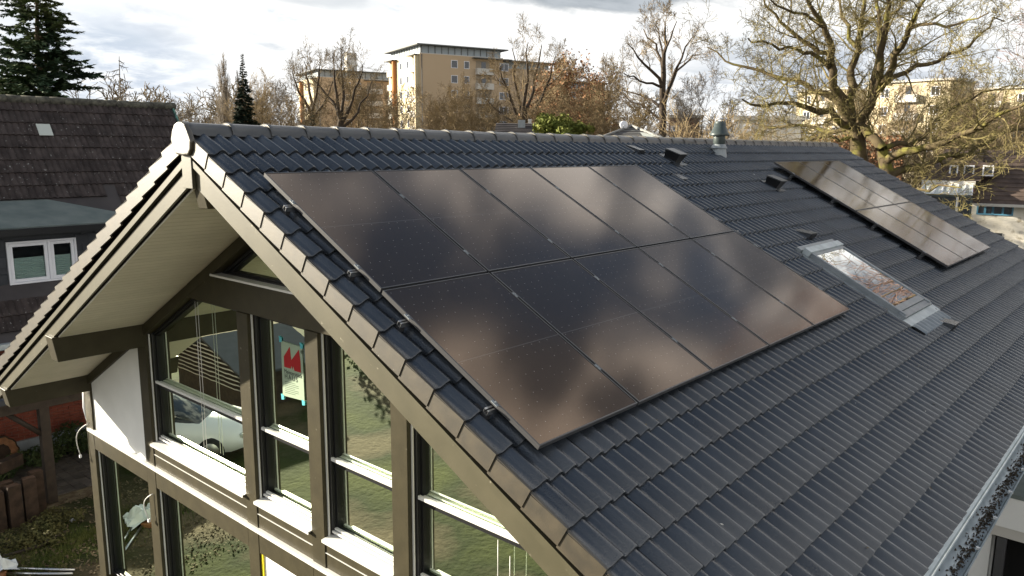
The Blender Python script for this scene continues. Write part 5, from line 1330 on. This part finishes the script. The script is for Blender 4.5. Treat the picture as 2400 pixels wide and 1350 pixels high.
def apartment(lab, px, D, ztop, ul, ur, az, lit, simple=False, chimney=False):
    t, H_ = block('apartment_block', lab, px, D, ztop, ul, ur, az, None)
    att = 1.5; hb = H_ - .35 - att
    b = MB(); b.box(0, ur, 0, ul, 0, hb, 0)
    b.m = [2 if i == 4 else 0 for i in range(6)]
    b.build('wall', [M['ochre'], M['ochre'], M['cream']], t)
    b = MB(); b.box(.4, ur - .4, .4, ul - .4, hb, hb + att); b.build('attic', M['greyband'], t)
    pw = 1.35
    b = MB(); b.box(0, .14, .33, .395, hb + .16, hb + att); mr_ = b.mesh('attic_mullion', M['roofedge'])
    b = MB(); b.box(.33, .395, 0, .14, hb + .16, hb + att); ml_ = b.mesh('attic_mullion', M['roofedge'])
    for i in range(int((ur - 1) / pw)): link('attic_mullion', mr_, t, mw=Matrix.Translation((.5 + i * pw, 0, 0)))
    for i in range(int((ul - 1) / pw)): link('attic_mullion', ml_, t, mw=Matrix.Translation((0, .5 + i * pw, 0)))
    b = MB(); b.box(.02, ur - .02, .02, ul - .02, hb, hb + .14); b.build('coping', M['parapet'], t)
    b = MB(); b.box(-.75, ur + .75, -.75, ul + .75, hb + att, hb + att + .2); b.build('flat_roof', M['roofedge'], t)
    nf = int(hb // FH); zf = [hb - FH * (i + 1) - .35 for i in range(nf)]
    # right (shaded) face
    for i, z in enumerate(zf[:nf - 1]):
        if z < 4: continue
        x1 = ur * .42
        facade_window(None, None, t, x1 - 1.0, z + .8, 1.35, 1.45, 'r', False)
        facade_window(None, None, t, x1 + 1.7, z + .8, 1.1, 1.4, 'r', False)
        balcony(t, ur * .655, z, 3.6, 'r', .9)
        facade_window(None, None, t, ur * .655 + 5.2, z + .8, 2.0, 1.45, 'r')
        # left (sunlit) face
        balcony(t, .9, z, 2.7, 'l', .75)
        facade_window(None, None, t, ul * .33, z + .8, 1.1, 1.4, 'l', False)
        facade_window(None, None, t, ul * .55, z + .8, 1.2, 1.4, 'l', False)
        balcony(t, ul * .78, z, 2.8, 'l', .75)
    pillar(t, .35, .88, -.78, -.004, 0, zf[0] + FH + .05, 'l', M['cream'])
    pillar(t, ul * .78 - .65, ul * .78 - .05, -.70, -.004, 0, zf[0] + FH + .05, 'l', M['terra'])
    for a0, w_, fc in ((.1, 4.0, 'l'), (ul * .78 - 1.2, 4.6, 'l'), (ur * .655 - .7, 8.2, 'r')):
        pillar(t, a0, a0 + w_, -1.15, -.004, zf[0] + FH + .06, zf[0] + FH + .22, fc, M['roofedge'], 'canopy')
    b = MB(); b.tube([V((.4, -.09, 0)), V((.4, -.09, hb - .1))], .07, 5); b.build('downpipe', M['roofedge'], t)
    if chimney:
        b = MB(); b.box(ur * .55, ur * .55 + 2.4, ul * .5, ul * .5 + 2, hb + att + .3, hb + att + 5.2); b.build('chimney', M['parapet'], t)
    return t, H_
AZR = radians(-20.0)
ap1, H1 = apartment('tall ochre apartment block with sunlit balcony side, highest building on the skyline', 983, 150, 100, 16.5, 17.5, AZR, True)
b = MB(); b.box(17.6, 30, 1.5, 14, 0, H1 - 3.4); b.build('side_wing', M['ochre'], ap1)
b = MB(); b.box(17.0, 30.8, .8, 14.6, H1 - 2.1, H1 - 1.85); b.build('wing_roof', M['roofedge'], ap1)
b = MB(); b.box(18.4, 29.2, 2.2, 13.4, H1 - 3.4, H1 - 2.1); b.build('wing_attic', M['greyband'], ap1)
apartment('smaller ochre apartment block with roof chimney left of the tall block', 742, 185, 160, 17, 17.5, AZR, True, chimney=True)
apartment('ochre apartment block mostly hidden by rusty trees right of the tall block', 1290, 190, 186, 15, 16, AZR, True)
for lab, px, D, zt, ul, ur in (('pale apartment block seen through the right half of the oak crown', 2232, 135, 182, 12.5, 9), ('low pale apartment block seen through the left limbs of the oak', 1990, 150, 205, 9.5, 8), ('pale low block beyond the oak at the right photo edge', 2440, 150, 200, 14, 8)):
    t, H_ = block('apartment_block', lab, px, D, zt, ul, ur, radians(-8), None)
    b = MB(); b.box(0, ur, 0, ul, 0, H_ - .3); b.build('wall', M['cream'], t)
    b = MB(); b.box(-.4, ur + .4, -.4, ul + .4, H_ - .3, H_); b.build('flat_roof', M['parapet'], t)
    z = H_ - 3.2
    while z > 4:
        facade_window(None, None, t, ul * .12, z + .7, 1.3, 1.4, 'l'); facade_window(None, None, t, ul * .72, z + .7, 1.3, 1.4, 'l'); balcony(t, ul * .36, z, ul * .26, 'l', .8)
        z -= FH
# ------------------------------------------------------------------ smaller houses
def view_frame(px, D):
    q = at(px, 400, D); d = V((q.x - CAM.x, q.y - CAM.y, 0)).normalized(); r = V((d.y, -d.x, 0))
    return Matrix(((r.x, d.x, 0, q.x), (r.y, d.y, 0, q.y), (0, 0, 1, GZ), (0, 0, 0, 1)))
def loc2(px, py, D, m, dy=0):
    """place seen at px, py on the plane dy behind the front of frame m"""
    mi = m.inverted(); n = V((m[0][1], m[1][1], 0)); p0 = V((m[0][3], m[1][3], 0)) + n * dy
    q = mi @ on_plane(px, py, p0, n); return q.x, q.z
D = 62; m = view_frame(2285, D)
wh = thing('white_house', 'white house with brown roof, blue framed windows and conservatory, far right', 'house', mw=m)
L2 = lambda x, y, dy=0: loc2(x, y, D, m, dy)
xa, ze = L2(2282, 468); xb, _ = L2(2475, 468); xl, zl = L2(2165, 421); _, zb = L2(2300, 571)
b = MB(); b.box(xa - .1, xb, 0, 9, 0, ze); b.build('wall', M['palehouse'], wh)
b = MB(); b.box(xl + .2, xa - .1, .4, 9, 0, zl); b.build('wall', M['palehouse'], wh)
_, zr1 = L2(2300, 352, 4.5)
b = MB(); b.add([V((xa - .4, -.5, ze - .25)), V((xb, -.5, ze - .25)), V((xb, 4.5, zr1)), V((xa - .4, 4.5, zr1)), V((xb, 9.5, ze)), V((xa - .4, 9.5, ze))], [(0, 1, 2, 3), (3, 2, 4, 5)])
b.add([V((xl, -.1, zl)), V((xa + .3, -.1, zl)), V((xa + .3, 4.6, zr1 + .05)), V((xl + 1.0, 4.6, zr1 + .05)), V((xa + .3, 9.5, zl)), V((xl, 9.5, zl))], [(0, 1, 2, 3), (3, 2, 4, 5), (0, 3, 5)])
wroof = b.build('roof', M['brownroof'], wh)
b = MB(); Lr = hypot(5.0, zr1 - ze + .25); nr = 13
for i in range(nr):
    t0 = i / nr; y = -.5 + 5 * t0; z = ze - .25 + (zr1 - ze + .25) * t0; b.box(xa - .4, xb, y - .03, y + .03, z + .01, z + .05)
    y2 = -.1 + 4.7 * t0; z2 = zl + (zr1 - zl) * t0
    b.box(xl + t0, xa + .3, y2 - .03, y2 + .03, z2 + .01, z2 + .05)
kind(b.build('tile_courses', M['brownroof'], wroof), 'stuff')
b = MB(); b.box(xl - .1, xa, -.25, -.12, zl - .45, zl - .02); b.build('fascia', M['parapet'], wh)
b = MB(); b.box(xl + .1, xa, -.20, -.13, zl - .72, zl - .452); b.build('fascia', M['pinkfascia'], wh)
b = MB(); b.box(xa - .4, xb, -.62, -.5, ze - .38, ze - .2); b.build('gutter', M['parapet'], wh)
def hwin(x0, y0, x1, y1, mat, nmul, dy=-.02, bars=False):
    a0, z1 = L2(x0, y0, dy); a1, z0 = L2(x1, y1, dy); r_o = [(a0, z0), (a1, z0), (a1, z1), (a0, z1)]; f = .09
    b = MB(); b.ring(r_o, inset(r_o, f), dy - .06, dy + .02, lambda a, c, h: V((a, h, c)))
    for i in range(1, nmul):
        x = a0 + (a1 - a0) * i / nmul; b.box(x - .06, x + .06, dy - .055, dy + .02, z0 + f, z1 - f)
    w = b.build('window', mat, wh); b = MB(); b.add([V((a, dy - .01, c)) for a, c in inset(r_o, f)], [(0, 1, 2, 3)]); b.build('pane', M['winglass'], w); return w
hwin(2328, 475, 2374, 506, M['blueframe'], 2); hwin(2291, 474, 2327, 504, M['blueframe'], 2)
# dormer strip
a0, z1 = L2(2216, 380, 1.0); a1, z0 = L2(2334, 416, 1.0)
b = MB(); b.box(a0, a1, 1.0, 4.4, z0, z1); dm = b.build('dormer', M['brownroof'], wh)
for x0, x1 in ((2226, 2244), (2260, 2282), (2304, 2328)): hwin(x0, 387, x1, 413, M['pvc'], 1, .96)
# conservatory
c0, zt = L2(2168, 431, -.3); c1, zm = L2(2278, 458, -2.6); _, zg = L2(2200, 520, -2.6)
b = MB(); b.add([V((c0, -.2, zt)), V((c1, -.2, zt)), V((c1, -2.6, zm)), V((c0 - .3, -2.6, zm))], [(0, 3, 2, 1)]); cons = b.build('conservatory', M['consglass'], wh)
b = MB()
for i in range(8):
    t = i / 7; p0 = V((c0 + (c1 - c0) * t, -.2, zt + .03)); p1 = V((c0 - .3 + (c1 - c0 + .3) * t, -2.62, zm + .03)); b.tube([p0, p1], .05, 4)
b.build('glazing_bar', M['pvc'], cons)
b = MB(); b.box(c0 - .35, c1, -2.7, -2.55, zm - .14, zm - .02); b.build('eaves_rail', M['flue'], cons)
b = MB(); b.box(c0 - .3, c1, -2.6, -2.56, zm - 1.75, zm - .14); b.build('pane', M['winglass'], cons)
b = MB(); b.box(c0 - .3, c1, -2.66, -2.54, 0, zm - 1.75); b.build('base_wall', M['palehouse'], cons)
for i in range(5):
    x = c0 - .3 + (c1 - c0 + .3) * i / 4; b = MB(); b.box(x - .07, x + .07, -2.68, -2.53, zm - 1.75, zm - .14); b.build('mullion', M['pvc'] if i % 2 else M['flue'], cons)
b = MB(); k0, kz = L2(2319, 545); k1, kz0 = L2(2346, 569); b.box(k0, k1, -.05, .02, max(.05, kz0), kz); b.build('cellar_window', M['winglass'], wh)
for i, x in enumerate((2392, 2402)):
    q = at(x, 572, 55); b = MB(); b.lathe([(.0, 0), (.22, 0), (.28, .45), (.30, .47), (.24, .46), (.0, .42)], k=14); o = b.build('plant_pot', M['endgrain']); o.location = (q.x, q.y, GZ)
    tag(o, 'terracotta tub on the lawn before the white house' + (', left one' if i == 0 else ', cut by the photo edge'), 'plant pot')
# small dark gabled roof with chimney
def gable_house(lab, px, D, eave_px, ridge_px, x0, x1, roofm, wallm, depth=7, along=True):
    m = view_frame(px, D); t = thing('far_house', lab, 'house', mw=m); f = lambda x, y, dy=0: loc2(x, y, D, m, dy)
    a0, ze = f(x0, eave_px); a1, _ = f(x1, eave_px); _, zr_ = f(px, ridge_px, depth / 2)
    b = MB(); b.box(a0 + .3, a1 - .3, .3, depth - .3, 0, ze)
    if along: b.prism([(.3, ze), (depth - .3, ze), (depth / 2, zr_ - .1)], a0 + .3, a0 + .5, yz)
    b.build('wall', wallm, t)
    b = MB()
    if along:
        for y0, y1 in ((0, depth / 2), (depth, depth / 2)): b.add([V((a0, y0, ze)), V((a1, y0, ze)), V((a1, y1, zr_)), V((a0, y1, zr_)), V((a0, y0, ze - .15)), V((a1, y0, ze - .15)), V((a1, y1, zr_ - .15)), V((a0, y1, zr_ - .15))], [(0, 1, 2, 3), (4, 7, 6, 5), (0, 3, 7, 4), (0, 4, 5, 1), (1, 5, 6, 2)])
    else:
        ap = V(((a0 + a1) / 2, depth / 2, zr_)); q = [V((a0, 0, ze)), V((a1, 0, ze)), V((a1, depth, ze)), V((a0, depth, ze)), ap]; b.add(q, [(0, 1, 4), (1, 2, 4), (2, 3, 4), (3, 0, 4)])
    ro_ = b.build('roof', roofm, t)
    return t, ro_, f, (a0, a1, ze, zr_, depth)
t, r_, f, g = gable_house('small house with dark gabled roof and metal chimney showing over the ridge', 1222, 50, 322, 289, 1158, 1285, M['darkroof'], M['palehouse'])
m_ = t.matrix_world
cx0, cz1 = loc2(1214, 281, 50, m_, 2.2); cx1, _ = loc2(1231, 281, 50, m_, 2.2); b = MB(); b.box(cx0, cx1, 2.2, 2.7, g[2], cz1); b.build('chimney', M['lead'], r_)
cx0, cz1 = loc2(1238, 279, 50, m_, 4.5); cx1, _ = loc2(1246, 279, 50, m_, 4.5); b = MB(); b.box(cx0, cx1, 4.5, 4.8, g[2], cz1); b.build('chimney', M['parapet'], r_)
b = MB()
for i in range(8):
    tt = i / 8; b.box(g[0], g[1], tt * g[4] / 2 - .02, tt * g[4] / 2 + .02, g[2] + (g[3] - g[2]) * tt + .005, g[2] + (g[3] - g[2]) * tt + .05)
b.build('tile_course', M['darkroof'], r_)
t, r_, f, g = gable_house('low house with grey pyramid roof and satellite dish over the ridge', 1480, 47, 333, 297, 1385, 1575, M['greyroof'], M['palehouse'], 6, False)
b = MB(); ap = V(((g[0] + g[1]) / 2, g[4] / 2, g[3]))
for q in ((g[0], 0), (g[1], 0)): b.tube([V((q[0], q[1], g[2] + .05)), ap + V((0, 0, .05))], .09, 6)
b.build('hip_tiles', M['greyroof'], r_)
b = MB()
for i in range(1, 9):
    tt = i / 9; xl_ = g[0] + (ap.x - g[0]) * tt; xr_ = g[1] + (ap.x - g[1]) * tt; z = g[2] + (g[3] - g[2]) * tt; b.box(xl_, xr_, g[4] / 2 * tt - .02, g[4] / 2 * tt + .02, z + .0, z + .045)
b.build('tile_course', M['darkroof'], r_)
b = MB(); b.add([V((ap.x + .7, .9, g[2] + (g[3] - g[2]) * .3 + .06)), V((ap.x + 2.0, .5, g[2] + (g[3] - g[2]) * .17 + .06)), V((ap.x + 1.7, 1.2, g[2] + (g[3] - g[2]) * .4 + .06)), V((ap.x + .5, 1.7, g[2] + (g[3] - g[2]) * .57 + .06))], [(0, 1, 2, 3)]); b.build('roof_window', M['consglass'], r_)
dx, dz = loc2(1462, 293, 47, t.matrix_world, 2.4)
ds = thing('satellite_dish', 'pale round satellite dish on the grey pyramid roof', 'satellite dish', mw=t.matrix_world @ Matrix.Translation((dx, 2.4, dz)))
b = MB(); b.lathe([(.0, .05), (.1, .045), (.2, .02), (.26, -.01), (.262, .0), (.2, .035), (.0, .065)], k=20); o = b.build('dish', M['pvc'], ds); o.matrix_local = Matrix.Rotation(radians(80), 4, 'X') @ Matrix.Rotation(radians(20), 4, 'Y')
b = MB(); b.tube([V((0, .1, -.8)), V((0, .08, 0))], .03, 6); b.build('mast', M['metal'], ds)
b = MB(); b.tube([V((0, 0, -.2)), V((0, -.35, -.05))], .015, 5); b.build('arm', M['metal'], ds)
# small brown brick house with white window, white gable, white flat house
m = view_frame(1590, 75); t = thing('brick_house', 'small brown brick house with white window between trunk and flue', 'house', mw=m)
a0, zt = loc2(1569, 276, 75, m); a1, _ = loc2(1640, 276, 75, m); b = MB(); b.box(a0, a1, 0, 6, 0, zt); b.build('wall', M['darkbrick'], t)
b = MB(); b.box(a0 - .2, a1 + .2, -.2, 6.2, zt, zt + .25); b.build('flat_roof', M['parapet'], t)
w0, wz1 = loc2(1572, 294, 75, m); w1, wz0 = loc2(1592, 308, 75, m); ro_ = [(w0, wz0), (w1, wz0), (w1, wz1), (w0, wz1)]
b = MB(); b.ring(ro_, inset(ro_, .1), -.06, .02, lambda a, c, h: V((a, h, c))); b.box((w0 + w1) / 2 - .25, (w0 + w1) / 2 - .15, -.05, .02, wz0 + .1, wz1 - .1); w = b.build('window', M['pvc'], t)
b = MB(); b.add([V((a, -.01, c)) for a, c in inset(ro_, .1)], [(0, 1, 2, 3)]); b.build('pane', M['winglass'], w)
m = view_frame(1915, 60); t = thing('gabled_house', 'white pointed gable peeping over the far ridge below the oak', 'house', mw=m)
g0, zb_ = loc2(1872, 345, 60, m); g1, _ = loc2(1945, 345, 60, m); gx, gz_ = loc2(1925, 302, 60, m)
b = MB(); b.prism([(g0, 0), (g1, 0), (g1, zb_), (gx, gz_), (g0, zb_)], 0, 7, lambda a, c, h: V((a, h, c))); b.build('wall', M['parapet'], t)
b = MB()
for (p0, p1) in (((g0 - .2, zb_ - .1), (gx, gz_ + .12)), ((gx, gz_ + .12), (g1 + .2, zb_ - .1))): b.prism([p0, p1, (p1[0], p1[1] + .16), (p0[0], p0[1] + .16)], -.25, 7.2, lambda a, c, h: V((a, h, c)))
b.build('roof', M['parapet'], t)
m = view_frame(1770, 66); t = thing('flat_house', 'white flat roofed house behind the thicket right of the flue', 'house', mw=m)
a0, zt = loc2(1728, 281, 66, m); a1, _ = loc2(1880, 281, 66, m); b = MB(); b.box(a0, a1, 0, 8, 0, zt); b.build('wall', M['parapet'], t)
b = MB(); b.box(a0 - .3, a1 + .3, -.3, 8.3, zt, zt + .3); b.build('flat_roof', M['parapet'], t)
for x0, x1 in ((1742, 1760), (1790, 1822)):
    w0, wz1 = loc2(x0, 292, 66, m); w1, wz0 = loc2(x1, 306, 66, m); ro_ = [(w0, wz0), (w1, wz0), (w1, wz1), (w0, wz1)]
    b = MB(); b.ring(ro_, inset(ro_, .1), -.06, .02, lambda a, c, h: V((a, h, c))); w = b.build('window', M['pvc'], t); b = MB(); b.add([V((a, -.01, c)) for a, c in inset(ro_, .1)], [(0, 1, 2, 3)]); b.build('pane', M['winglass'], w)
